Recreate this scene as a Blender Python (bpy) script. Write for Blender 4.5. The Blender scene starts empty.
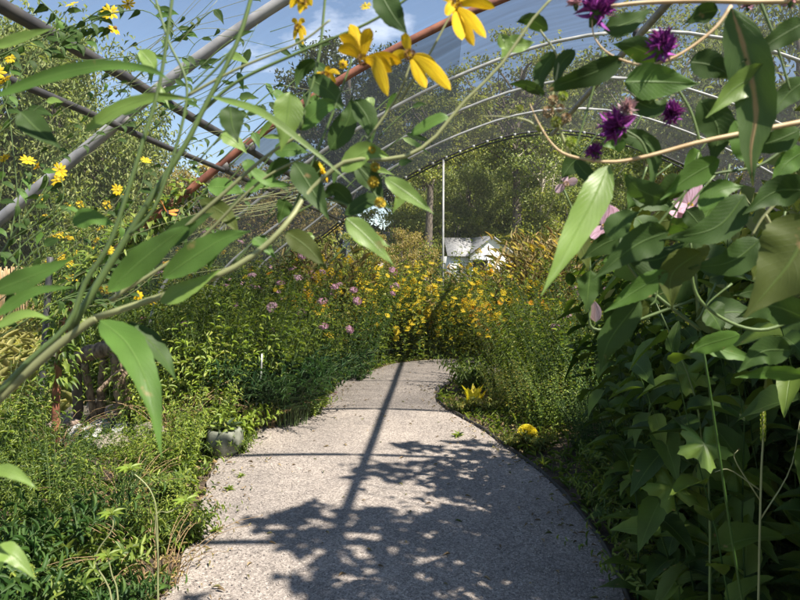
import bpy, math, random
import numpy as np
from mathutils import Vector, Matrix, noise as mnoise

# ------------------------------------------------------------------ camera, sky, sun, exposure
sc = bpy.context.scene
PI = math.pi
R = math.radians
YAW, PITCH, CAMH, FPX = R(3.68), R(-3.5), 1.5, 622.0

cam_d = bpy.data.cameras.new('camera')
cam = bpy.data.objects.new('camera', cam_d)
sc.collection.objects.link(cam)
cam.location = (0, 0, CAMH)
cam.rotation_euler = (R(90) + PITCH, 0, YAW)
cam_d.sensor_width = 36
cam_d.lens = FPX / 800 * 36
cam_d.clip_start = 0.02
cam_d.clip_end = 600
cam_d.dof.use_dof = True
cam_d.dof.focus_distance = 3.5
cam_d.dof.aperture_fstop = 14
sc.camera = cam

SUN = Vector((0.67, -0.40, 1.0)).normalized()        # towards the sun
sun_el = math.asin(SUN.z)
sun_d = bpy.data.lights.new('sun', 'SUN')
sun_d.energy = 5.0
sun_d.angle = R(0.55)
sun_d.color = (1.0, 0.93, 0.82)
sun = bpy.data.objects.new('sun', sun_d)
sun.rotation_euler = SUN.to_track_quat('Z', 'Y').to_euler()
sun.location = (6, -4, 12)
sc.collection.objects.link(sun)

world = bpy.data.worlds.new('World')
sc.world = world
world.use_nodes = True
wn, wl = world.node_tree.nodes, world.node_tree.links
wn.clear()
w_out = wn.new('ShaderNodeOutputWorld')
w_bg = wn.new('ShaderNodeBackground')
w_bg.inputs['Strength'].default_value = 0.072
w_sky = wn.new('ShaderNodeTexSky')
w_sky.sky_type = 'NISHITA'
w_sky.sun_disc = False
w_sky.sun_elevation = sun_el
w_sky.sun_rotation = math.atan2(SUN.x, SUN.y)
w_sky.ozone_density = 1.7
w_sky.air_density = 1.0
w_sky.dust_density = 0.0
w_tc = wn.new('ShaderNodeTexCoord')
w_map = wn.new('ShaderNodeMapping')
w_map.inputs['Scale'].default_value = (1.0, 1.0, 2.6)
w_no = wn.new('ShaderNodeTexNoise')
w_no.inputs['Scale'].default_value = 3.2
w_no.inputs['Detail'].default_value = 7
w_no.inputs['Roughness'].default_value = 0.6
w_rmp = wn.new('ShaderNodeValToRGB')
w_rmp.color_ramp.elements[0].position = 0.56
w_rmp.color_ramp.elements[1].position = 0.80
w_mix = wn.new('ShaderNodeMix')
w_mix.data_type = 'RGBA'
w_mix.inputs['B'].default_value = (9.5, 10, 11, 1)
wl.new(w_tc.outputs['Generated'], w_map.inputs['Vector'])
wl.new(w_map.outputs['Vector'], w_no.inputs['Vector'])
wl.new(w_no.outputs['Fac'], w_rmp.inputs['Fac'])
wl.new(w_rmp.outputs['Color'], w_mix.inputs['Factor'])
wl.new(w_sky.outputs['Color'], w_mix.inputs['A'])
wl.new(w_mix.outputs['Result'], w_bg.inputs['Color'])
wl.new(w_bg.outputs['Background'], w_out.inputs['Surface'])

sc.view_settings.view_transform = 'Standard'
sc.view_settings.look = 'None'
sc.view_settings.exposure = 1.22
sc.view_settings.gamma = 1
sc.view_settings.use_curve_mapping = False
sc.render.engine = 'CYCLES'
sc.cycles.max_bounces = 8
sc.cycles.transparent_max_bounces = 24
sc.cycles.diffuse_bounces = 3
sc.cycles.glossy_bounces = 2
sc.cycles.transmission_bounces = 4
sc.cycles.caustics_reflective = False
sc.cycles.caustics_refractive = False

# ------------------------------------------------------------------ helpers
C = sc.collection
bpy.context.view_layer.update()
CM = cam.rotation_euler.to_matrix()


def P(px, py, d):
    """world point seen at photo pixel (px, py) at camera depth d"""
    v = Vector(((px - 400) / FPX * d, -(py - 300) / FPX * d, -d))
    return CM @ v + cam.location


def G(px, py, z=0.0):
    v = CM @ Vector(((px - 400) / FPX, -(py - 300) / FPX, -1))
    t = (z - CAMH) / v.z
    return cam.location + v * t


def XY(px, Y):
    """ground x for something seen at column px standing Y metres down the tunnel axis"""
    phi = math.atan((px - 400) / FPX) - YAW
    return Y * math.tan(phi)


def link(o, parent=None):
    C.objects.link(o)
    if parent is not None:
        o.parent = parent
    return o


def tag(o, label=None, cat=None, group=None, kind=None):
    if label: o['label'] = label
    if cat: o['category'] = cat
    if group: o['group'] = group
    if kind: o['kind'] = kind
    return o


def empty(name, label=None, cat=None, loc=(0, 0, 0), rz=0, group=None):
    o = bpy.data.objects.new(name, None)
    o.empty_display_size = 0.1
    o.location = loc
    o.rotation_euler = (0, 0, rz)
    C.objects.link(o)
    return tag(o, label, cat, group)


def add(name, me, parent=None, loc=None):
    o = bpy.data.objects.new(name, me)
    if loc is not None: o.location = loc
    return link(o, parent)


class Geo:
    """collects vertices and faces (numpy blocks) into one mesh"""
    def __init__(self):
        self.V, self.F, self.n, self.U = [], [], 0, []

    def put(self, V, faces, mat=0, uv=None):
        V = np.asarray(V, dtype=np.float64).reshape(-1, 3)
        for f in faces:
            f = np.asarray(f, dtype=np.int64)
            if f.size: self.F.append((f + self.n, mat))
        self.V.append(V)
        self.U.append(np.zeros((len(V), 2)) if uv is None else np.asarray(uv).reshape(-1, 2))
        self.n += len(V)

    def mesh(self, name, mats, smooth=True):
        V = np.concatenate(self.V)
        loops, starts, mi, p = [], [], [], 0
        for f, m in self.F:
            k, w = f.shape
            loops.append(f.ravel())
            starts.append(p + np.arange(k) * w)
            mi.append(np.full(k, m))
            p += k * w
        loops = np.concatenate(loops); starts = np.concatenate(starts); mi = np.concatenate(mi)
        me = bpy.data.meshes.new(name)
        me.vertices.add(len(V)); me.vertices.foreach_set('co', V.ravel())
        me.loops.add(len(loops)); me.loops.foreach_set('vertex_index', loops.astype(np.int32))
        me.polygons.add(len(starts)); me.polygons.foreach_set('loop_start', starts.astype(np.int32))
        me.polygons.foreach_set('material_index', mi.astype(np.int32))
        if smooth: me.polygons.foreach_set('use_smooth', np.ones(len(starts), dtype=bool))
        me.update(calc_edges=True)
        uvl = me.uv_layers.new(name='UVMap')
        UV = np.concatenate(self.U)
        uvl.data.foreach_set('uv', UV[loops].ravel())
        for m in (mats if isinstance(mats, (list, tuple)) else [mats]):
            me.materials.append(m)
        me.validate()
        return me


def norm(a):
    return a / np.maximum(np.linalg.norm(a, axis=-1, keepdims=True), 1e-9)


def leaf_tmpl(ny=3, prof=None, fold=0.18, droop=0.25, wave=0.0, serr=0.0):
    """a leaf of length 1 and width 1 (scaled later): base vertex, rows of three, tip"""
    prof = prof or (lambda t: math.sin(PI * t ** 0.8) ** 0.9)
    V = [(0, 0, 0)]
    U = [(0.5, 0)]
    for i in range(1, ny):
        t = i / ny
        w = prof(t) * 0.5
        if serr: w *= 1 + serr * (1 if i % 2 else -1)
        z = -droop * t * t
        wz = wave * math.sin(t * 9)
        V += [(-w, t, z + fold * w * 2 + wz), (0, t, z), (w, t, z + fold * w * 2 - wz)]
        U += [(0, t), (0.5, t), (1, t)]
    V.append((0, 1, -droop)); U.append((0.5, 1))
    T, Q = [(0, 2, 1), (0, 3, 2)], []
    for i in range(ny - 2):
        a = 1 + 3 * i
        Q += [(a, a + 1, a + 4, a + 3), (a + 1, a + 2, a + 5, a + 4)]
    a = 1 + 3 * (ny - 2); e = len(V) - 1
    T += [(a, a + 1, e), (a + 1, a + 2, e)]
    return np.array(V, float), [np.array(T), np.array(Q, dtype=int).reshape(-1, 4)], np.array(U, float)


LANCE = lambda t: math.sin(PI * min(1, t ** 0.75)) ** 0.85
OVATE = lambda t: (math.sin(PI * min(1, t ** 0.55))) ** 0.8
STRAP = lambda t: min(1, t * 6) * (1 - t ** 4) ** 0.8
T_TINY = leaf_tmpl(2, fold=0.25, droop=0.15)
T_LANCE = leaf_tmpl(4, LANCE, 0.2, 0.22)
T_LANCE3 = leaf_tmpl(3, LANCE, 0.22, 0.2)
T_OVATE = leaf_tmpl(6, OVATE, 0.16, 0.3, 0.02)
T_BIG = leaf_tmpl(12, OVATE, 0.12, 0.30, 0.02, 0.035)
T_BLADE = leaf_tmpl(5, STRAP, 0.3, 0.5)
T_PETAL = leaf_tmpl(4, lambda t: math.sin(PI * t ** 1.3) ** 0.7, -0.12, 0.25)


def scatter(geo, tmpl, pos, d, up, L, W, mat=0):
    """copies of a leaf: pos, direction d, approx up; length L and width W per copy"""
    V, F, U = tmpl
    pos = np.asarray(pos); d = norm(np.asarray(d)); up = np.asarray(up)
    k = len(pos)
    if k == 0: return
    x = norm(np.cross(d, up)); z = np.cross(x, d)
    L = np.broadcast_to(L, (k,))[:, None, None]; W = np.broadcast_to(W, (k,))[:, None, None]
    out = (pos[:, None, :] + V[None, :, 0:1] * W * x[:, None, :]
           + V[None, :, 1:2] * L * d[:, None, :] + (V[None, :, 2:3]) * L * z[:, None, :])
    n = len(V)
    offs = (np.arange(k) * n)[:, None, None]
    faces = [(f[None] + offs).reshape(-1, f.shape[1]) for f in F if f.size]
    geo.put(out.reshape(-1, 3), faces, mat, np.tile(U, (k, 1)))


def tubes(geo, path, rad, sides=5, mat=0, cap=True):
    """path (k, m, 3), rad (k, m): k tubes at once"""
    path = np.asarray(path, float)
    if path.ndim == 2: path = path[None]
    k, m, _ = path.shape
    rad = np.broadcast_to(np.asarray(rad, float), (k, m))
    tan = norm(np.gradient(path, axis=1))
    ref = np.where(np.abs(tan[:, :1, 2:3]) > 0.9, np.array([[[1., 0, 0]]]), np.array([[[0, 0, 1.]]]))
    ref = np.broadcast_to(ref, tan.shape)
    a = norm(np.cross(tan, ref)); b = np.cross(tan, a)
    th = np.arange(sides) / sides * 2 * PI
    ring = (path[:, :, None, :] + rad[:, :, None, None] *
            (np.cos(th)[None, None, :, None] * a[:, :, None, :] + np.sin(th)[None, None, :, None] * b[:, :, None, :]))
    idx = np.arange(k * m * sides).reshape(k, m, sides)
    nx = np.roll(idx, -1, axis=2)
    q = np.stack([idx[:, :-1], nx[:, :-1], nx[:, 1:], idx[:, 1:]], -1).reshape(-1, 4)
    fs = [q]
    if cap: fs += [idx[:, 0, ::-1].reshape(-1, sides), idx[:, -1].reshape(-1, sides)]
    vv = np.broadcast_to(np.linspace(0, 1, m)[None, :, None], (k, m, sides))
    uu = np.broadcast_to((np.arange(sides) / sides)[None, None, :], (k, m, sides))
    geo.put(ring.reshape(-1, 3), fs, mat, np.stack([uu, vv], -1).reshape(-1, 2))


def spline(pts, n):
    """Catmull-Rom through points"""
    p = [Vector(q) for q in pts]
    if len(p) == 2:
        return np.array([list(p[0].lerp(p[1], i / (n - 1))) for i in range(n)])
    p = [p[0] * 2 - p[1]] + p + [p[-1] * 2 - p[-2]]
    segs = len(p) - 3
    out = []
    for i in range(n):
        u = i / (n - 1) * segs
        s = min(int(u), segs - 1); t = u - s
        a, b, c, d = p[s:s + 4]
        out.append(list(0.5 * ((2 * b) + (c - a) * t + (2 * a - 5 * b + 4 * c - d) * t * t + (3 * b - a - 3 * c + d) * t ** 3)))
    return np.array(out)


def tube_mesh(name, pts, r0, r1, mat, n=14, sides=8):
    g = Geo()
    path = spline(pts, n)
    tubes(g, path, np.linspace(r0, r1, n)[None], sides)
    return g.mesh(name, mat)


# ------------------------------------------------------------------ materials
def newmat(name):
    m = bpy.data.materials.new(name); m.use_nodes = True
    n, l = m.node_tree.nodes, m.node_tree.links
    n.clear()
    return m, n, l


def ramp(n, cols, pos=None, interp='LINEAR'):
    r = n.new('ShaderNodeValToRGB'); cr = r.color_ramp; cr.interpolation = interp
    k = len(cols)
    for i, c in enumerate(cols):
        p = pos[i] if pos else (i / max(1, k - 1))
        e = cr.elements[i] if i < 2 else cr.elements.new(p)
        e.position = p; e.color = (*c, 1)
    return r


def leafmat(name, cols, trans=0.32, rough=0.45, veins=False, spec=0.4, pos=None, tint=(1.25, 1.3, 0.5), stripe=False, streak=False):
    m, n, l = newmat(name)
    out = n.new('ShaderNodeOutputMaterial')
    geo = n.new('ShaderNodeNewGeometry')
    rp = ramp(n, cols, pos)
    l.new(geo.outputs['Random Per Island'], rp.inputs['Fac'])
    col = rp.outputs['Color']
    pr = n.new('ShaderNodeBsdfPrincipled')
    tc = n.new('ShaderNodeTexCoord')
    no = n.new('ShaderNodeTexNoise'); no.inputs['Scale'].default_value = 14 if veins else 6
    no.inputs['Detail'].default_value = 4
    l.new(tc.outputs['Object'], no.inputs['Vector'])
    mr = n.new('ShaderNodeMapRange'); mr.inputs['From Min'].default_value = 0.3; mr.inputs['From Max'].default_value = 0.7
    mr.inputs['To Min'].default_value = 0.7; mr.inputs['To Max'].default_value = 1.3
    l.new(no.outputs['Fac'], mr.inputs['Value'])
    mu = n.new('ShaderNodeMix'); mu.data_type = 'RGBA'; mu.blend_type = 'MULTIPLY'; mu.inputs['Factor'].default_value = 1
    l.new(col, mu.inputs['A']); l.new(mr.outputs['Result'], mu.inputs['B'])
    col = mu.outputs['Result']
    if streak:
        uv_ = n.new('ShaderNodeUVMap'); uv_.uv_map = 'UVMap'
        m_ = n.new('ShaderNodeMapping'); m_.inputs['Scale'].default_value = (9, .8, 1)
        n_ = n.new('ShaderNodeTexNoise'); n_.inputs['Scale'].default_value = 2.0; n_.inputs['Detail'].default_value = 3
        l.new(uv_.outputs['UV'], m_.inputs['Vector']); l.new(m_.outputs['Vector'], n_.inputs['Vector'])
        r_ = ramp(n, [(0.62, 0.50, 0.45), (1.08, 1.08, 1.08)], [0.35, 0.6])
        l.new(n_.outputs['Fac'], r_.inputs['Fac'])
        x_ = n.new('ShaderNodeMix'); x_.data_type = 'RGBA'; x_.blend_type = 'MULTIPLY'; x_.inputs['Factor'].default_value = 1
        l.new(col, x_.inputs['A']); l.new(r_.outputs['Color'], x_.inputs['B']); col = x_.outputs['Result']
        b_ = n.new('ShaderNodeBump'); b_.inputs['Strength'].default_value = 0.5; b_.inputs['Distance'].default_value = 0.001
        l.new(n_.outputs['Fac'], b_.inputs['Height']); l.new(b_.outputs['Normal'], pr.inputs['Normal'])
    if veins:
        uv = n.new('ShaderNodeUVMap'); uv.uv_map = 'UVMap'
        sep = n.new('ShaderNodeSeparateXYZ'); l.new(uv.outputs['UV'], sep.inputs['Vector'])
        def M(op, a, b=None, c=None):
            q = n.new('ShaderNodeMath'); q.operation = op
            for i, v in enumerate((a, b, c)):
                if v is None: continue
                if isinstance(v, (int, float)): q.inputs[i].default_value = v
                else: l.new(v, q.inputs[i])
            return q.outputs[0]
        du = M('ABSOLUTE', M('SUBTRACT', sep.outputs['X'], 0.5))
        mid = M('SUBTRACT', 1.0, M('MINIMUM', M('MULTIPLY', du, 28.0), 1.0))
        side = M('PINGPONG', M('SUBTRACT', M('MULTIPLY', sep.outputs['Y'], 13.0), M('MULTIPLY', du, 7.0)), 0.5)
        sv = M('SUBTRACT', 1.0, M('MINIMUM', M('MULTIPLY', side, 14.0), 1.0))
        v = M('MAXIMUM', mid, M('MULTIPLY', sv, 0.22))
        mv = n.new('ShaderNodeMix'); mv.data_type = 'RGBA'
        l.new(M('MULTIPLY', v, 0.42), mv.inputs['Factor']); l.new(col, mv.inputs['A'])
        mv.inputs['B'].default_value = (0.18, 0.28, 0.08, 1)
        col = mv.outputs['Result']
        n2 = n.new('ShaderNodeTexNoise'); n2.inputs['Scale'].default_value = 55; n2.inputs['Detail'].default_value = 3
        l.new(tc.outputs['Object'], n2.inputs['Vector'])
        sp = n.new('ShaderNodeMapRange'); sp.inputs['From Min'].default_value = 0.69; sp.inputs['From Max'].default_value = 0.78
        l.new(n2.outputs['Fac'], sp.inputs['Value'])
        fac = sp.outputs['Result']
        if stripe:
            st_ = M('SUBTRACT', 1.0, M('MINIMUM', M('MULTIPLY', du, 8.0), 1.0))
            s2_ = n.new('ShaderNodeMapRange'); s2_.inputs['From Min'].default_value = 0.25; s2_.inputs['From Max'].default_value = 0.6
            l.new(M('MULTIPLY', st_, M('ADD', n2.outputs['Fac'], 0.25)), s2_.inputs['Value'])
            fac = M('MAXIMUM', fac, s2_.outputs['Result'])
        mb = n.new('ShaderNodeMix'); mb.data_type = 'RGBA'; l.new(M('MULTIPLY', fac, 0.85), mb.inputs['Factor'])
        l.new(col, mb.inputs['A']); mb.inputs['B'].default_value = (0.34, 0.22, 0.11, 1)
        col = mb.outputs['Result']
        bp = n.new('ShaderNodeBump'); bp.inputs['Strength'].default_value = 0.35; bp.inputs['Distance'].default_value = 0.002
        bp.invert = True
        l.new(M('ADD', v, M('MULTIPLY', no.outputs['Fac'], 0.6)), bp.inputs['Height'])
        l.new(bp.outputs['Normal'], pr.inputs['Normal'])
    l.new(col, pr.inputs['Base Color'])
    pr.inputs['Roughness'].default_value = rough
    pr.inputs['Specular IOR Level'].default_value = spec
    tr = n.new('ShaderNodeBsdfTranslucent')
    tm = n.new('ShaderNodeMix'); tm.data_type = 'RGBA'; tm.blend_type = 'MULTIPLY'; tm.inputs['Factor'].default_value = 1
    l.new(col, tm.inputs['A']); tm.inputs['B'].default_value = (*tint, 1)
    l.new(tm.outputs['Result'], tr.inputs['Color'])
    mx = n.new('ShaderNodeMixShader'); mx.inputs['Fac'].default_value = trans
    l.new(pr.outputs['BSDF'], mx.inputs[1]); l.new(tr.outputs['BSDF'], mx.inputs[2])
    l.new(mx.outputs['Shader'], out.inputs['Surface'])
    return m


def solid(name, c1, c2=None, scale=8, rough=0.7, bump=0.0, metal=0.0, detail=5, stretch=(1, 1, 1), bdist=0.01):
    m, n, l = newmat(name)
    out = n.new('ShaderNodeOutputMaterial'); pr = n.new('ShaderNodeBsdfPrincipled')
    tc = n.new('ShaderNodeTexCoord'); mp = n.new('ShaderNodeMapping'); mp.inputs['Scale'].default_value = stretch
    no = n.new('ShaderNodeTexNoise'); no.inputs['Scale'].default_value = scale; no.inputs['Detail'].default_value = detail
    l.new(tc.outputs['Object'], mp.inputs['Vector']); l.new(mp.outputs['Vector'], no.inputs['Vector'])
    rp = ramp(n, [c1, c2 or c1], [0.35, 0.65])
    l.new(no.outputs['Fac'], rp.inputs['Fac']); l.new(rp.outputs['Color'], pr.inputs['Base Color'])
    pr.inputs['Roughness'].default_value = rough; pr.inputs['Metallic'].default_value = metal
    if bump:
        bp = n.new('ShaderNodeBump'); bp.inputs['Strength'].default_value = bump; bp.inputs['Distance'].default_value = bdist
        l.new(no.outputs['Fac'], bp.inputs['Height']); l.new(bp.outputs['Normal'], pr.inputs['Normal'])
    l.new(pr.outputs['BSDF'], out.inputs['Surface'])
    return m


M = {}
M['leaf'] = leafmat('leaf green', [(0.06, 0.11, 0.02), (0.13, 0.20, 0.03), (0.27, 0.33, 0.06), (0.09, 0.15, 0.03)], 0.38)
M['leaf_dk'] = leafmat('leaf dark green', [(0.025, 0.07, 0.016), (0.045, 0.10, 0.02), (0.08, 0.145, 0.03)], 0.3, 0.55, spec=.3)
M['fern'] = leafmat('feathery dark green', [(0.02, 0.06, 0.02), (0.035, 0.085, 0.025), (0.06, 0.12, 0.03)], 0.25, 0.5, spec=.3)
M['leaf_lime'] = leafmat('leaf lime', [(0.17, 0.25, 0.03), (0.27, 0.36, 0.05), (0.14, 0.20, 0.03), (0.36, 0.38, 0.08)], 0.35)
M['leaf_yel'] = leafmat('leaf olive yellow', [(0.10, 0.16, 0.025), (0.19, 0.23, 0.04), (0.32, 0.27, 0.06), (0.10, 0.17, 0.03)], 0.35)
M['helio'] = leafmat('helio leaf', [(0.06, 0.11, 0.02), (0.16, 0.22, 0.03), (0.42, 0.42, 0.06), (0.10, 0.15, 0.02)], 0.38)
M['leaf_blue'] = leafmat('leaf grey green', [(0.06, 0.10, 0.05), (0.10, 0.14, 0.07), (0.14, 0.18, 0.09)], 0.25)
M['tree'] = leafmat('tree leaf', [(0.16, 0.20, 0.04), (0.26, 0.30, 0.07), (0.38, 0.37, 0.11), (0.18, 0.22, 0.05)], 0.48, 0.55)
M['tree_dk'] = leafmat('dark tree leaf', [(0.03, 0.045, 0.015), (0.05, 0.07, 0.02), (0.09, 0.11, 0.03)], 0.35, 0.55)
M['tree_grey'] = leafmat('silvery tree leaf', [(0.13, 0.18, 0.05), (0.22, 0.27, 0.08), (0.34, 0.36, 0.13), (0.14, 0.20, 0.05)], 0.4, 0.55)
M['tree_tan'] = leafmat('tan tree leaf', [(0.24, 0.20, 0.06), (0.34, 0.27, 0.09), (0.42, 0.31, 0.12), (0.18, 0.20, 0.05)], 0.4, 0.6)
M['straw'] = leafmat('dry grass', [(0.42, 0.33, 0.14), (0.58, 0.46, 0.24), (0.32, 0.31, 0.11), (0.50, 0.34, 0.18)], 0.35, 0.6)
M['straw_green'] = leafmat('half dry grass', [(0.42, 0.40, 0.14), (0.50, 0.45, 0.20), (0.30, 0.34, 0.09)], 0.35, 0.6)
M['drystem'] = solid('dry stem', (0.22, 0.13, 0.06), (0.36, 0.26, 0.14), 30, 0.8)
M['stem'] = leafmat('stem green', [(0.08, 0.14, 0.04), (0.13, 0.18, 0.06)], 0.1, 0.5)
M['stem_pale'] = leafmat('pale stem', [(0.20, 0.24, 0.10), (0.30, 0.30, 0.15)], 0.1, 0.5)
M['stem_tan'] = solid('tan stem', (0.42, 0.28, 0.14), (0.55, 0.42, 0.24), 40, 0.6)
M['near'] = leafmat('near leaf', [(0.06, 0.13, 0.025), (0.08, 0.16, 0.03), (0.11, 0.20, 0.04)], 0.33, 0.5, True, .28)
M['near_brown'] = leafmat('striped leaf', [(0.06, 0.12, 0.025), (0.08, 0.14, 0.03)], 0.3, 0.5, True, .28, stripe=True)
M['near_lit'] = leafmat('near bright leaf with painted sun', [(0.13, 0.22, 0.04), (0.18, 0.28, 0.06), (0.15, 0.23, 0.06)], 0.35, 0.42, True)  # lighter green; on lit leaves the sunlight is painted into this colour
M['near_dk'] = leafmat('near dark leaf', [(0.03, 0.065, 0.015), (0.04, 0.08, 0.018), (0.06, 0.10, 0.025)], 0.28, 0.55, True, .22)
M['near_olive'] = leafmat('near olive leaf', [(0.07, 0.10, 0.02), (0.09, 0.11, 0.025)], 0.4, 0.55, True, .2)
M['big_leaf'] = leafmat('broad dark leaf', [(0.035, 0.07, 0.015), (0.06, 0.11, 0.02), (0.15, 0.22, 0.035), (0.04, 0.08, 0.018)], 0.38, 0.5, True, .25)
pet = lambda name, a, b, t=0.35: leafmat(name, [a, b, a], t, 0.6, spec=.2, tint=(1.0, 0.9, 0.7), streak=True)
M['yellow'] = pet('yellow petal', (0.80, 0.50, 0.01), (0.85, 0.62, 0.02))
M['lemon'] = pet('lemon petal', (0.78, 0.58, 0.02), (0.82, 0.68, 0.05))
M['orange'] = pet('orange petal', (0.72, 0.34, 0.02), (0.80, 0.50, 0.03))
M['pink'] = pet('pink petal', (0.64, 0.36, 0.52), (0.76, 0.52, 0.66))
M['palepink'] = pet('pale pink petal', (0.72, 0.48, 0.60), (0.78, 0.60, 0.68))
M['purple'] = pet('purple floret', (0.24, 0.04, 0.32), (0.42, 0.10, 0.50), 0.2)
M['white_f'] = pet('white petal', (0.7, 0.7, 0.62), (0.78, 0.75, 0.7))
M['eye'] = solid('flower eye', (0.10, 0.05, 0.015), (0.30, 0.16, 0.03), 300, 0.9)
M['eye_y'] = solid('yellow flower eye', (0.55, 0.35, 0.02), (0.45, 0.38, 0.04), 300, 0.9)
M['bark'] = solid('bark', (0.07, 0.055, 0.045), (0.17, 0.14, 0.11), 6, 0.9, 0.8, stretch=(3, 3, 0.6), bdist=0.05)
M['bark_pale'] = solid('pale bark', (0.30, 0.26, 0.20), (0.45, 0.40, 0.32), 6, 0.9, 0.5, stretch=(3, 3, 0.6), bdist=0.03)
M['log'] = solid('weathered log', (0.10, 0.065, 0.045), (0.36, 0.26, 0.18), 26, 0.95, 1.0, stretch=(1, 1, .45), bdist=0.04, detail=9)
M['galv'] = solid('galvanised pipe', (0.42, 0.43, 0.44), (0.60, 0.60, 0.60), 9, 0.45, 0.05, metal=0.35)
M['rust'] = solid('rusty red pipe', (0.16, 0.055, 0.035), (0.32, 0.12, 0.07), 12, 0.7, 0.1)
M['greypipe'] = solid('dull grey pipe', (0.20, 0.20, 0.21), (0.36, 0.35, 0.35), 9, 0.6, 0.1)
M['darkpipe'] = solid('dark steel pipe', (0.035, 0.035, 0.04), (0.07, 0.065, 0.06), 10, 0.6)
M['whitepipe'] = solid('white painted pipe', (0.42, 0.42, 0.41), (0.58, 0.58, 0.56), 10, 0.45)
M['edging'] = solid('black edging', (0.02, 0.02, 0.02), (0.05, 0.045, 0.04), 10, 0.6)
M['stone'] = solid('pale stone', (0.14, 0.13, 0.09), (0.42, 0.36, 0.29), 12, 0.95, 0.9, bdist=0.02)
M['stone_pink'] = solid('pinkish stone', (0.16, 0.12, 0.09), (0.42, 0.31, 0.25), 12, 0.95, 0.9, bdist=0.02)
M['stone_white'] = solid('white stone', (0.30, 0.30, 0.28), (0.70, 0.69, 0.67), 12, 0.8, 0.9, bdist=0.02)
M['concrete'] = solid('mossy concrete', (0.10, 0.11, 0.08), (0.24, 0.25, 0.20), 12, 0.9, 0.5)
M['yellow_glaze'] = solid('weathered yellow glaze', (0.50, 0.34, 0.02), (0.85, 0.72, 0.06), 16, 0.5, .3, detail=8)
M['white_wall'] = solid('white siding', (0.76, 0.76, 0.74), (0.84, 0.84, 0.82), 3, 0.7)
M['shingle'] = solid('grey shingle', (0.20, 0.20, 0.205), (0.32, 0.32, 0.32), 8, 0.9, 0.5, bdist=0.03)
M['dark_in'] = solid('painted doorway shade', (0.02, 0.02, 0.02), (0.045, 0.04, 0.035), 3, 0.9)
M['reed'] = solid('reed screen', (0.36, 0.22, 0.11), (0.58, 0.40, 0.22), 6, 0.8, 0.8, stretch=(14, 14, 0.6), bdist=0.02)
M['glass'] = solid('window glass', (0.04, 0.05, 0.06), (0.06, 0.07, 0.08), 3, 0.1)
M['wing'] = solid('orange wing', (0.60, 0.17, 0.02), (0.70, 0.25, 0.03), 60, 0.6)
M['wing_dk'] = solid('black wing edge', (0.015, 0.01, 0.01), (0.03, 0.02, 0.02), 60, 0.6)


def ground_mat(name, cols, pos, scale=2.0, bump=0.6, bdist=0.03):
    m, n, l = newmat(name)
    out = n.new('ShaderNodeOutputMaterial'); pr = n.new('ShaderNodeBsdfPrincipled'); pr.inputs['Roughness'].default_value = 0.95
    tc = n.new('ShaderNodeTexCoord')
    a = n.new('ShaderNodeTexNoise'); a.inputs['Scale'].default_value = scale; a.inputs['Detail'].default_value = 12
    a.inputs['Roughness'].default_value = 0.7
    l.new(tc.outputs['Object'], a.inputs['Vector'])
    rp = ramp(n, cols, pos)
    l.new(a.outputs['Fac'], rp.inputs['Fac']); l.new(rp.outputs['Color'], pr.inputs['Base Color'])
    bp = n.new('ShaderNodeBump'); bp.inputs['Strength'].default_value = bump; bp.inputs['Distance'].default_value = bdist
    l.new(a.outputs['Fac'], bp.inputs['Height']); l.new(bp.outputs['Normal'], pr.inputs['Normal'])
    l.new(pr.outputs['BSDF'], out.inputs['Surface'])
    return m


M['soil'] = ground_mat('mulch soil', [(0.03, 0.022, 0.015), (0.10, 0.07, 0.045), (0.22, 0.15, 0.10)], [0.35, 0.55, 0.75], 9)
M['lawn'] = ground_mat('lawn', [(0.05, 0.09, 0.02), (0.11, 0.15, 0.04), (0.2, 0.19, 0.08)], [0.3, 0.55, 0.8], 1.2)


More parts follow.
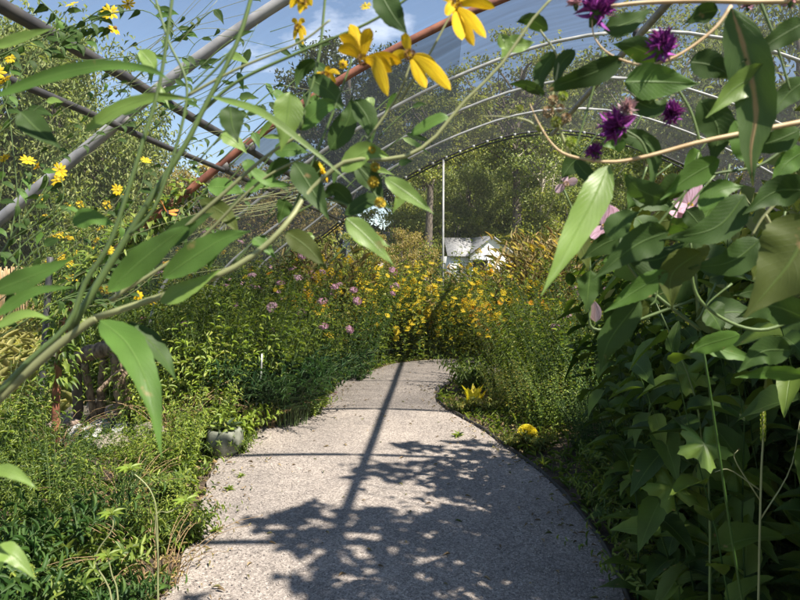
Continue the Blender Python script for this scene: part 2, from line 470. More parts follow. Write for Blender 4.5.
def gravel_mat():
    m, n, l = newmat('fine gravel')
    out = n.new('ShaderNodeOutputMaterial'); pr = n.new('ShaderNodeBsdfPrincipled'); pr.inputs['Roughness'].default_value = 0.9
    tc = n.new('ShaderNodeTexCoord')
    v = n.new('ShaderNodeTexVoronoi'); v.inputs['Scale'].default_value = 165
    v2 = n.new('ShaderNodeTexVoronoi'); v2.inputs['Scale'].default_value = 75
    no = n.new('ShaderNodeTexNoise'); no.inputs['Scale'].default_value = 1.3; no.inputs['Detail'].default_value = 10; no.inputs['Roughness'].default_value = .65
    for q in (v, v2, no): l.new(tc.outputs['Object'], q.inputs['Vector'])
    s = n.new('ShaderNodeSeparateColor'); l.new(v.outputs['Color'], s.inputs['Color'])
    r1 = ramp(n, [(0.17, 0.155, 0.14), (0.29, 0.26, 0.235), (0.36, 0.327, 0.30), (0.50, 0.46, 0.42)], [0.0, 0.3, 0.75, 1.0])
    l.new(s.outputs['Red'], r1.inputs['Fac'])
    s2 = n.new('ShaderNodeSeparateColor'); l.new(v2.outputs['Color'], s2.inputs['Color'])
    r2 = ramp(n, [(0.72, 0.70, 0.70), (1.0, 0.98, 0.96), (1.22, 1.2, 1.18)], [0.0, 0.5, 1.0])
    l.new(s2.outputs['Green'], r2.inputs['Fac'])
    mu = n.new('ShaderNodeMix'); mu.data_type = 'RGBA'; mu.blend_type = 'MULTIPLY'; mu.inputs['Factor'].default_value = 1
    l.new(r1.outputs['Color'], mu.inputs['A']); l.new(r2.outputs['Color'], mu.inputs['B'])
    r3 = ramp(n, [(0.72, 0.71, 0.71), (1.12, 1.09, 1.06)], [0.35, 0.68])
    l.new(no.outputs['Fac'], r3.inputs['Fac'])
    m2 = n.new('ShaderNodeMix'); m2.data_type = 'RGBA'; m2.blend_type = 'MULTIPLY'; m2.inputs['Factor'].default_value = 1
    l.new(mu.outputs['Result'], m2.inputs['A']); l.new(r3.outputs['Color'], m2.inputs['B'])
    l.new(m2.outputs['Result'], pr.inputs['Base Color'])
    bp = n.new('ShaderNodeBump'); bp.inputs['Strength'].default_value = 0.55; bp.inputs['Distance'].default_value = 0.005; bp.invert = True
    l.new(v.outputs['Distance'], bp.inputs['Height'])
    l.new(bp.outputs['Normal'], pr.inputs['Normal'])
    l.new(pr.outputs['BSDF'], out.inputs['Surface'])
    return m


M['gravel'] = gravel_mat()


def net_mat(name, opacity, col, var=0.06):
    m, n, l = newmat(name)
    out = n.new('ShaderNodeOutputMaterial')
    tr = n.new('ShaderNodeBsdfTransparent'); di = n.new('ShaderNodeBsdfDiffuse'); tl = n.new('ShaderNodeBsdfTranslucent')
    di.inputs['Color'].default_value = (*col, 1); tl.inputs['Color'].default_value = (*col, 1)
    a = n.new('ShaderNodeMixShader'); a.inputs['Fac'].default_value = 0.4
    l.new(di.outputs[0], a.inputs[1]); l.new(tl.outputs[0], a.inputs[2])
    tc = n.new('ShaderNodeTexCoord'); mp = n.new('ShaderNodeMapping'); mp.inputs['Scale'].default_value = (1, 8, 1)
    no = n.new('ShaderNodeTexNoise'); no.inputs['Scale'].default_value = 1.4; no.inputs['Detail'].default_value = 5
    l.new(tc.outputs['Object'], mp.inputs['Vector']); l.new(mp.outputs['Vector'], no.inputs['Vector'])
    mr = n.new('ShaderNodeMapRange'); mr.inputs['From Min'].default_value = 0.3; mr.inputs['From Max'].default_value = 0.7
    mr.inputs['To Min'].default_value = opacity - var; mr.inputs['To Max'].default_value = opacity + var
    l.new(no.outputs['Fac'], mr.inputs['Value'])
    b = n.new('ShaderNodeMixShader')
    l.new(mr.outputs['Result'], b.inputs['Fac']); l.new(tr.outputs[0], b.inputs[1]); l.new(a.outputs[0], b.inputs[2])
    l.new(b.outputs[0], out.inputs['Surface'])
    return m


M['net'] = net_mat('dark shade net', 0.66, (0.06, 0.07, 0.08), 0.10)  # left half of the net; its shaded look is put into density and colour
M['net_right'] = net_mat('shade net thinned for sun', 0.43, (0.09, 0.09, 0.10), 0.10)  # right half of the same net, paled and thinned to pass more sun
M['net_thin'] = net_mat('thin bird net', 0.07, (0.25, 0.25, 0.25), 0.03)

# ------------------------------------------------------------------ the setting
rng = np.random.default_rng(7)
random.seed(7)


def grid_sheet(name, x0, x1, y0, y1, nx, ny, zf, mat):
    g = Geo()
    xs = np.linspace(x0, x1, nx); ys = np.linspace(y0, y1, ny)
    X, Y = np.meshgrid(xs, ys)
    Z = zf(X, Y)
    idx = np.arange(nx * ny).reshape(ny, nx)
    q = np.stack([idx[:-1, :-1], idx[:-1, 1:], idx[1:, 1:], idx[1:, :-1]], -1).reshape(-1, 4)
    g.put(np.stack([X, Y, Z], -1).reshape(-1, 3), [q])
    return g.mesh(name, mat)


def nearz(X, Y):
    return -0.012 + 0 * X


tag(add('lawn', grid_sheet('lawn', -140, 140, -30, 190, 40, 40, lambda X, Y: -0.05 + 0 * X, M['lawn'])), kind='structure')
tag(add('ground', grid_sheet('ground', -9, 9, -6, 13.2, 90, 90,
    lambda X, Y: 0.0 - 0.012 + 0.01 * np.sin(X * 3.1 + Y) * np.sin(Y * 2.3), M['soil'])), kind='structure')

# gravel path: left and right edges on the ground, bending right behind the bed
LE = [(-1.1, -4), (-1.1, -1), (-1.1, 1.2), (-1.2, 2.4), (-1.27, 2.9), (-1.5, 3.8), (-1.68, 4.6), (-1.66, 5.3), (-1.45, 5.8),
      (-1.18, 6.3), (-1.28, 7.0), (-1.22, 7.7), (-0.9, 8.5), (-0.5, 9.2), (0.8, 9.8), (2.4, 9.9), (4.2, 9.7)]
RE = [(1.05, -4), (0.98, -1), (0.88, 1.2), (0.82, 2.4), (0.86, 3.3), (0.76, 4.2), (0.56, 4.9), (0.38, 5.5), (0.06, 6.3),
      (-0.03, 6.8), (0.06, 7.4), (0.24, 7.9), (0.6, 8.3), (1.3, 8.6), (2.4, 8.7), (4.2, 8.5)]


def path_mesh():
    a = spline([(x, y, 0.008) for x, y in LE], 140)
    b = spline([(x, y, 0.008) for x, y in RE], 140)
    nx = 14
    g = Geo()
    V = []
    for i in range(140):
        for j in range(nx):
            t = j / (nx - 1)
            p = a[i] * (1 - t) + b[i] * t
            wob = 0.03 * mnoise.noise(Vector((i * 0.6, j * 0.2, 3))) if j in (0,) else 0
            V.append((p[0] + wob, p[1], 0.010 + 0.012 * math.sin(PI * t)))
    idx = np.arange(140 * nx).reshape(140, nx)
    q = np.stack([idx[:-1, :-1], idx[:-1, 1:], idx[1:, 1:], idx[1:, :-1]], -1).reshape(-1, 4)
    g.put(V, [q])
    return g.mesh('path', M['gravel']), a, b


pm, PA, PB = path_mesh()
tag(add('path', pm), kind='structure')


def on_path(x, y, m=0.0):
    i = int(np.argmin(np.abs(PA[:, 1] - y)))
    j = int(np.argmin(np.abs(PB[:, 1] - y)))
    if y > 9.6: return False
    if y > 8.2: return x > PA[i][0] - m
    return PA[i][0] - m < x < PB[j][0] + m


# black edging strip along the right side of the path
g = Geo()
e = PB[(PB[:, 1] > -3) & (PB[:, 1] < 8.0)]
off = np.array([0.006, 0, 0])
V = []
for p in e:
    h = 0.032 + 0.012 * mnoise.noise(Vector((p[0] * 3, p[1] * 3, 0)))
    V += [(p[0] - .006, p[1], -.02), (p[0] - .006, p[1], h), (p[0] + .01, p[1], h), (p[0] + .01, p[1], -.02)]
k = len(e); idx = np.arange(k * 4).reshape(k, 4); nx_ = np.roll(idx, -1, 1)
q = np.stack([idx[:-1], idx[1:], nx_[1:], nx_[:-1]], -1).reshape(-1, 4)
g.put(V, [q])
tag(add('path_edging', g.mesh('path_edging', M['edging'], False)), 'thin black edging strip curving along the right side of the gravel path', 'edging')

# loose stones and crumbs on the gravel
g = Geo()
ico = np.array([(1, 0, 0), (-1, 0, 0), (0, 1, 0), (0, -1, 0), (0, 0, 1), (0, 0, -1)], float)
icf = np.array([(0, 2, 4), (2, 1, 4), (1, 3, 4), (3, 0, 4), (2, 0, 5), (1, 2, 5), (3, 1, 5), (0, 3, 5)])
pts = []
while len(pts) < 9000:
    y = random.uniform(1.6, 7.5) if random.random() < .8 else random.uniform(-1, 9)
    x = random.uniform(-1.6, 1.1)
    if on_path(x, y, -0.0): pts.append((x, y))
pts = np.array(pts); k = len(pts)
s = rng.uniform(0.002, 0.0055, (k, 1, 1)) * rng.uniform(0.6, 1.2, (k, 1, 3))
th = rng.uniform(0, 6.28, k)
rot = np.zeros((k, 3, 3)); rot[:, 0, 0] = np.cos(th); rot[:, 0, 1] = -np.sin(th); rot[:, 1, 0] = np.sin(th); rot[:, 1, 1] = np.cos(th); rot[:, 2, 2] = 1
Vv = np.einsum('kij,knj->kni', rot, ico[None] * s) + np.concatenate([pts, np.full((k, 1), 0.022)], 1)[:, None]
g.put(Vv.reshape(-1, 3), [(icf[None] + (np.arange(k) * 6)[:, None, None]).reshape(-1, 3)])
M['grit'] = leafmat('grit', [(0.22, 0.19, 0.17), (0.34, 0.30, 0.27), (0.46, 0.41, 0.38)], 0.0, 0.9, tint=(1, 1, 1))
tag(add('loose_gravel', g.mesh('loose_gravel', M['grit'], False)), 'loose grit scattered over the gravel path', 'gravel', kind='stuff')

# ------------------------------------------------------------------ hoop house
AX = 1.87
PROF = [(0, 3.70), (0.83, 3.60), (1.57, 3.36), (2.2, 3.08), (2.8, 2.75), (3.3, 2.42), (3.8, 2.04), (4.2, 1.74), (4.58, 1.42), (4.80, 1.05), (4.90, 0.55), (4.93, 0.0)]
PR3 = [(-x, z) for x, z in PROF[::-1]] + PROF[1:]


def hoop_pts(Y, n=60, dz=0.0):
    return spline([(AX + x, Y, z + dz) for x, z in PR3], n)


house = empty('hoop_house', 'arched pipe hoop house frame under dark shade net spanning the garden path', 'hoop house', (AX, 4.7, 0))
inv = Vector((-AX, -4.7, 0))


def house_part(name, path, r, mat, sides=10):
    g = Geo(); tubes(g, np.asarray(path) + np.array(inv), np.full((1, len(path)), r), sides)
    return add(name, g.mesh(name, mat), house)


HY = [0.2, 1.7, 3.2, 4.7, 6.2, 7.7, 9.2, 10.7]
for i, Y in enumerate(HY):
    mat = M['rust'] if i == 3 else (M['greypipe'] if i < 3 else (M['darkpipe'] if i == 7 else M['whitepipe']))
    o = house_part('hoop', hoop_pts(Y), (0.030 if i < 3 else 0.030 if i == 3 else 0.017), mat)
    o['label'] = ('rusty red hoop, the only red one' if i == 3 else 'thick dull grey hoop' if i < 3 else 'black end hoop' if i == 7 else 'thin white hoop')
PC = spline([(x, 0, z) for x, z in PR3], 200)


def prof_z(dx):
    return float(np.interp(dx, PC[:, 0], PC[:, 2]))


for dx, mat, r in ((0.0, M['greypipe'], 0.034), (-3.32, M['darkpipe'], 0.026), (-3.52, M['darkpipe'], 0.018), (3.4, M['darkpipe'], 0.022)):
    z = prof_z(dx) - 0.06
    ln = [(AX + dx, y, z + 0.004 * math.sin(y * 3)) for y in np.linspace(0.0, 10.75, 24)]
    house_part('purlin', ln, r, mat, 8)
pz = prof_z(-1.82)
xx = P(443, 262, 1).x / P(443, 262, 1).y * 10.7
o = house_part('support_post', [(xx, 10.7, 0), (xx, 10.7, prof_z(xx - AX) - .02)], 0.018, M['whitepipe'])
gk = Geo(); tubes(gk, [(0, -.022, 0), (0, .022, 0)], np.full((1, 2), 0.046), 10); clamp = gk.mesh('clamp', M['darkpipe'])
for Y in HY[:6]:
    for dx in (0.0, -3.32, -3.52, 3.4):
        add('clamp', clamp, house, (dx, Y - 4.7, prof_z(dx) - .03))
# netting between the hoops, sagging a little
def netting(Y0, Y1, off, mat, x0=-4.75, x1=4.75, sag=0.05):
    g = Geo(); xs = np.linspace(x0, x1, 70); ys = np.linspace(Y0, Y1, 41)
    V = []
    for y in ys:
        f = abs(math.sin(PI * (y - 0.2) / 1.5))
        for x in xs:
            V.append((x, y - 4.7, prof_z(x) + off - sag * f * (0.6 + 0.4 * math.sin(x * 5 + y))))
    idx = np.arange(70 * 41).reshape(41, 70)
    q = np.stack([idx[:-1, :-1], idx[:-1, 1:], idx[1:, 1:], idx[1:, :-1]], -1).reshape(-1, 4)
    g.put(V, [q])
    return g.mesh('netting', mat)


o = add('shade_net', netting(4.7, 10.72, 0.035, M['net'], x1=-1.7), house); o['label'] = 'left half of the roof net with its shaded look put in'
o = add('shade_net', netting(4.7, 10.72, 0.030, M['net_right'], x0=-1.7), house); o['label'] = 'right half of the roof net, thinned to let sun through'
add('bird_net', netting(0.2, 4.66, 0.04, M['net_thin'], sag=0.03), house)
# edge rope and clips on the last hoop
house_part('edge_rope', hoop_pts(10.74, 60, -0.05), 0.013, M['darkpipe'], 6)
gc = Geo(); tubes(gc, [(-0.02, -0.0, 0), (0.02, 0, 0)], np.full((1, 2), 0.026), 8); clip = gc.mesh('clip', M['whitepipe'])
for dx in np.linspace(-3.6, 1.2, 22):
    add('clip', clip, house, (dx, 5.99, prof_z(dx) - 0.01))

# dark leaning steel post on the left
tag(add('fence_post', tube_mesh('fence_post', [(XY(36, 6.0), 6.0, 0), (XY(48, 6.0), 6.05, 1.55)], 0.035, 0.03, M['darkpipe'])),
    'dark steel post leaning right in front of the tan reed screen', 'post')

# ------------------------------------------------------------------ flower prototypes
def flower_mesh(name, n, L, W, petal, eye, tilt=0.25, eye_r=0.25, eye_h=0.2, tmpl=T_PETAL, layers=1, seed=1):
    g = Geo(); r = np.random.default_rng(seed)
    for ly in range(layers):
        th = (np.arange(n) + r.uniform(-.15, .15, n) + ly * .5) / n * 2 * PI
        tt = tilt + ly * 0.35 + r.uniform(-.12, .12, n)
        d = np.stack([np.cos(th) * np.cos(tt), np.sin(th) * np.cos(tt), np.sin(tt)], -1)
        up = np.stack([-np.cos(th) * np.sin(tt), -np.sin(th) * np.sin(tt), np.cos(tt)], -1)
        p = d * L * eye_r * 0.5
        scatter(g, tmpl, p, d, up, L * r.uniform(.85, 1.1, n), W, 0)
    # dome
    a, b = 8, 4
    V = []
    for i in range(b + 1):
        ph = i / b * PI / 2
        for j in range(a):
            V.append((math.cos(j / a * 2 * PI) * math.cos(ph) * L * eye_r, math.sin(j / a * 2 * PI) * math.cos(ph) * L * eye_r, math.sin(ph) * L * eye_h))
    idx = np.arange((b + 1) * a).reshape(b + 1, a); nx_ = np.roll(idx, -1, 1)
    g.put(V, [np.stack([idx[:-1], nx_[:-1], nx_[1:], idx[1:]], -1).reshape(-1, 4)], 1)
    return g.mesh(name, [petal, eye])


FL = {}
FL['yellow'] = flower_mesh('yellow_daisy', 10, 0.034, 0.014, M['lemon'], M['eye_y'])
FL['yellow2'] = flower_mesh('yellow_daisy_b', 8, 0.030, 0.016, M['yellow'], M['eye'], -0.2, 0.3, 0.35, seed=3)
FL['orange'] = flower_mesh('orange_daisy', 12, 0.028, 0.013, M['orange'], M['eye'], 0.3, layers=2, seed=4)
FL['white'] = flower_mesh('white_daisy', 9, 0.028, 0.013, M['white_f'], M['eye_y'], 0.1, seed=5)
FL['pinkd'] = flower_mesh('pink_daisy', 8, 0.032, 0.016, M['pink'], M['eye_y'], 0.1, seed=6)


def cluster_mesh(name, mat, n=40, r=0.04, s=0.018, seed=2, flat=0.6):
    g = Geo(); q = np.random.default_rng(seed)
    c = norm(q.normal(size=(n, 3))); c[:, 2] = np.abs(c[:, 2]) * flat
    c = c * r * q.uniform(.6, 1, (n, 1))
    for i in range(n):
        th = np.arange(5) / 5 * 2 * PI + q.uniform(0, 6)
        nn = norm(c[i] + q.normal(size=3) * .01 + np.array([0, 0, .01]))
        a = norm(np.cross(nn, [0.3, 0.8, 0.1])); b = np.cross(nn, a)
        d = np.cos(th)[:, None] * a + np.sin(th)[:, None] * b
        scatter(g, T_TINY, np.tile(c[i], (5, 1)), d + nn * .3, np.tile(nn, (5, 1)), s * .6, s * .42)
    return g.mesh(name, mat)


FL['phlox'] = cluster_mesh('phlox_head', M['pink'], 45, 0.055, 0.026)
FL['paleclump'] = cluster_mesh('pale_head', M['palepink'], 40, 0.05, 0.02, 5)
FL['yclump'] = cluster_mesh('yellow_head', M['lemon'], 40, 0.045, 0.018, 6, 1.0)
FL['purple_s'] = cluster_mesh('purple_head', M['purple'], 50, 0.035, 0.016, 7)


# ------------------------------------------------------------------ generic leafy plant meshes
def herb(seed, n=22, base=0.18, h=0.9, lean=0.45, L=0.08, W=0.018, per=22, tmpl=T_LANCE3, mat=None, smat=None,
         t0=0.04, sr=0.004, droop=0.0, spread=1.0, up=0.35, m=7, taper=0.5, jitter=0.25):
    r = np.random.default_rng(seed)
    az = r.uniform(0, 2 * PI, n)
    rb = base * np.sqrt(r.uniform(0, 1, n))
    hh = h * r.uniform(0.6, 1.0, n)
    ln = lean * r.uniform(0.3, 1.2, n)
    t = np.linspace(0, 1, m)
    o = np.stack([np.cos(az), np.sin(az)], -1)
    bx = o * rb[:, None]
    rad = (ln * hh)[:, None] * t[None] ** 1.7
    wob = np.cumsum(r.normal(0, 0.012, (n, m, 2)), axis=1) * h
    XYp = bx[:, None, :] + o[:, None, :] * rad[..., None] * spread + wob
    Z = hh[:, None] * (t[None] - droop * t[None] ** 3)
    path = np.concatenate([XYp, Z[..., None]], -1)
    path[:, 0, 2] = -0.02
    gs = Geo()
    tubes(gs, path, sr * (1.1 - 0.8 * t)[None].repeat(n, 0), 4, cap=False)
    gl = Geo()
    tl = np.linspace(t0, 0.99, per)[None] + r.uniform(-.03, .03, (n, per))
    tl = np.clip(tl, 0.02, 1)
    u = tl * (m - 1); i0 = np.minimum(u.astype(int), m - 2); f = (u - i0)[..., None]
    ar = np.arange(n)[:, None]
    pos = path[ar, i0] * (1 - f) + path[ar, i0 + 1] * f
    tan = norm(path[ar, i0 + 1] - path[ar, i0])
    phi = (np.arange(per) * 2.4)[None] + r.uniform(0, 6, (n, 1)) + r.normal(0, .3, (n, per))
    side = norm(np.cross(tan, np.array([0.1, 0.2, 1.0])))
    s2 = np.cross(tan, side)
    out = np.cos(phi)[..., None] * side + np.sin(phi)[..., None] * s2
    d = out + tan * up + r.normal(0, jitter, pos.shape)
    upv = tan + np.array([0, 0, 0.7]) + r.normal(0, .2, pos.shape)
    sz = (1 - taper * tl) * r.uniform(.6, 1.15, tl.shape)
    scatter(gl, tmpl, pos.reshape(-1, 3), d.reshape(-1, 3), upv.reshape(-1, 3), (L * sz).ravel(), (W * sz).ravel())
    return (gl.mesh('foliage', mat or M['leaf']), gs.mesh('stems', smat or M['stem']), path[:, -1].copy(), norm(path[:, -1] - path[:, -2]), path)


def place_flower(parent, me, p, d, s=1.0, name='flower', r=random):
    o = bpy.data.objects.new(name, me)
    v = (Vector(d) + Vector((r.uniform(-.5, .5), r.uniform(-.9, .1), r.uniform(-.1, .5)))).normalized()
    q = v.to_track_quat('Z', 'Y')
    o.rotation_mode = 'QUATERNION'; o.rotation_quaternion = q
    o.location = p; o.scale = (s, s, s)
    return link(o, parent)


KIND = {}


def kind(name, variants, **kw):
    KIND[name] = [herb(seed=hash_seed(name, i), **kw) for i in range(variants)]


def hash_seed(n, i):
    return sum(ord(c) * (k + 3) for k, c in enumerate(n)) + i * 101


kind('aster', 4, n=64, base=0.34, h=1.0, lean=0.40, L=0.085, W=0.019, per=38, mat=M['leaf'])
kind('lime', 3, n=40, base=0.26, h=1.0, lean=0.5, L=0.12, W=0.032, per=24, mat=M['leaf_lime'])
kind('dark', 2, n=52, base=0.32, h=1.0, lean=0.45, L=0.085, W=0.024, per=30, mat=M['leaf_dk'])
kind('olive', 3, n=54, base=0.30, h=1.0, lean=0.42, L=0.075, W=0.022, per=34, mat=M['leaf_yel'])
kind('helio', 3, n=50, base=0.42, h=1.0, lean=0.36, L=0.08, W=0.034, per=32, mat=M['helio'], tmpl=T_LANCE)
kind('fennel', 2, n=80, base=0.18, h=1.0, lean=0.75, L=0.15, W=0.014, per=26, mat=M['fern'], droop=0.35, t0=0.25, up=0.9)
kind('weed', 3, n=34, base=0.20, h=1.0, lean=0.9, L=0.22, W=0.06, per=20, mat=M['leaf'], tmpl=T_LANCE, droop=0.3)
kind('limeweed', 2, n=24, base=0.16, h=1.0, lean=0.8, L=0.26, W=0.09, per=12, mat=M['leaf_lime'], tmpl=T_LANCE, droop=0.3)
kind('greyleaf', 2, n=34, base=0.22, h=1.0, lean=0.5, L=0.06, W=0.016, per=30, mat=M['leaf_blue'])
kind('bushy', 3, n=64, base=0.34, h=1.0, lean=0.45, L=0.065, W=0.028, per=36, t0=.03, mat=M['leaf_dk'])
kind('tangle', 2, n=34, base=0.22, h=1.0, lean=0.95, L=0.10, W=0.012, per=6, mat=M['straw'], smat=M['drystem'], droop=0.35, sr=0.006)
kind('grass', 3, n=90, base=0.25, h=1.0, lean=0.30, L=0.20, W=0.007, per=9, mat=M['straw'], smat=M['straw'], up=4.0, tmpl=T_BLADE, sr=0.003)
kind('bigleaf', 3, n=17, base=0.36, h=1.0, lean=0.36, L=0.135, W=0.068, per=28, mat=M['big_leaf'], smat=M['leaf_dk'], tmpl=T_BIG, sr=0.003, taper=0.3, up=0.2, jitter=.35)
kind('broad', 2, n=14, base=0.28, h=1.0, lean=0.34, L=0.14, W=0.10, per=18, mat=M['big_leaf'], smat=M['leaf_dk'], tmpl=T_BIG, sr=0.003, taper=0.3, up=0.2)


def plant(kd, name, x, y, h, label, cat='plant', group=None, rz=None, flowers=None, wide=1.0, var=None, fs=1.0, tip=True, mat=None, z=0.0):
    """copies one of the plant meshes of a kind; flowers = [(mesh key, count, low)]"""
    v = KIND[kd]
    fol, ste, tips, dirs, path = v[(var if var is not None else random.randrange(len(v)))]
    t = empty(name, label, cat, (x, y, z), rz if rz is not None else random.uniform(0, 6.28), group)
    sxy = h * wide
    if mat is not None:
        fol = fol.copy(); fol.materials[0] = mat
    for nm, me in (('foliage', fol), ('stems', ste)):
        o = add(nm, me, t); o.scale = (sxy, sxy, h)
    if flowers:
        tot = 0
        for key, cnt, low in flowers:
            for i in range(cnt):
                if tot >= 100: break
                u = random.uniform(low, 1) if low < 1 else 1
                cr, sr_ = math.cos(t.rotation_euler[2]), math.sin(t.rotation_euler[2])
                k = min((random.randrange(len(tips)) for _ in range(4)), key=lambda q_: sr_ * path[q_][-1][0] + cr * path[q_][-1][1])
                q = path[k]; f = u * (len(q) - 1); a = min(int(f), len(q) - 2)
                p = q[a] * (1 - (f - a)) + q[a + 1] * (f - a)
                p = p * np.array([sxy, sxy, h])
                out = p.copy(); out[2] = 0; nn = np.linalg.norm(out[:2]) + 1e-6
                if u < .97: p = p + out / nn * random.uniform(0.02, 0.09)
                place_flower(t, FL[key], p + np.array([0, 0, .006]), dirs[k] + out / nn * .4, fs * random.uniform(.75, 1.2))
                tot += 1
    return t


exec_parts = []
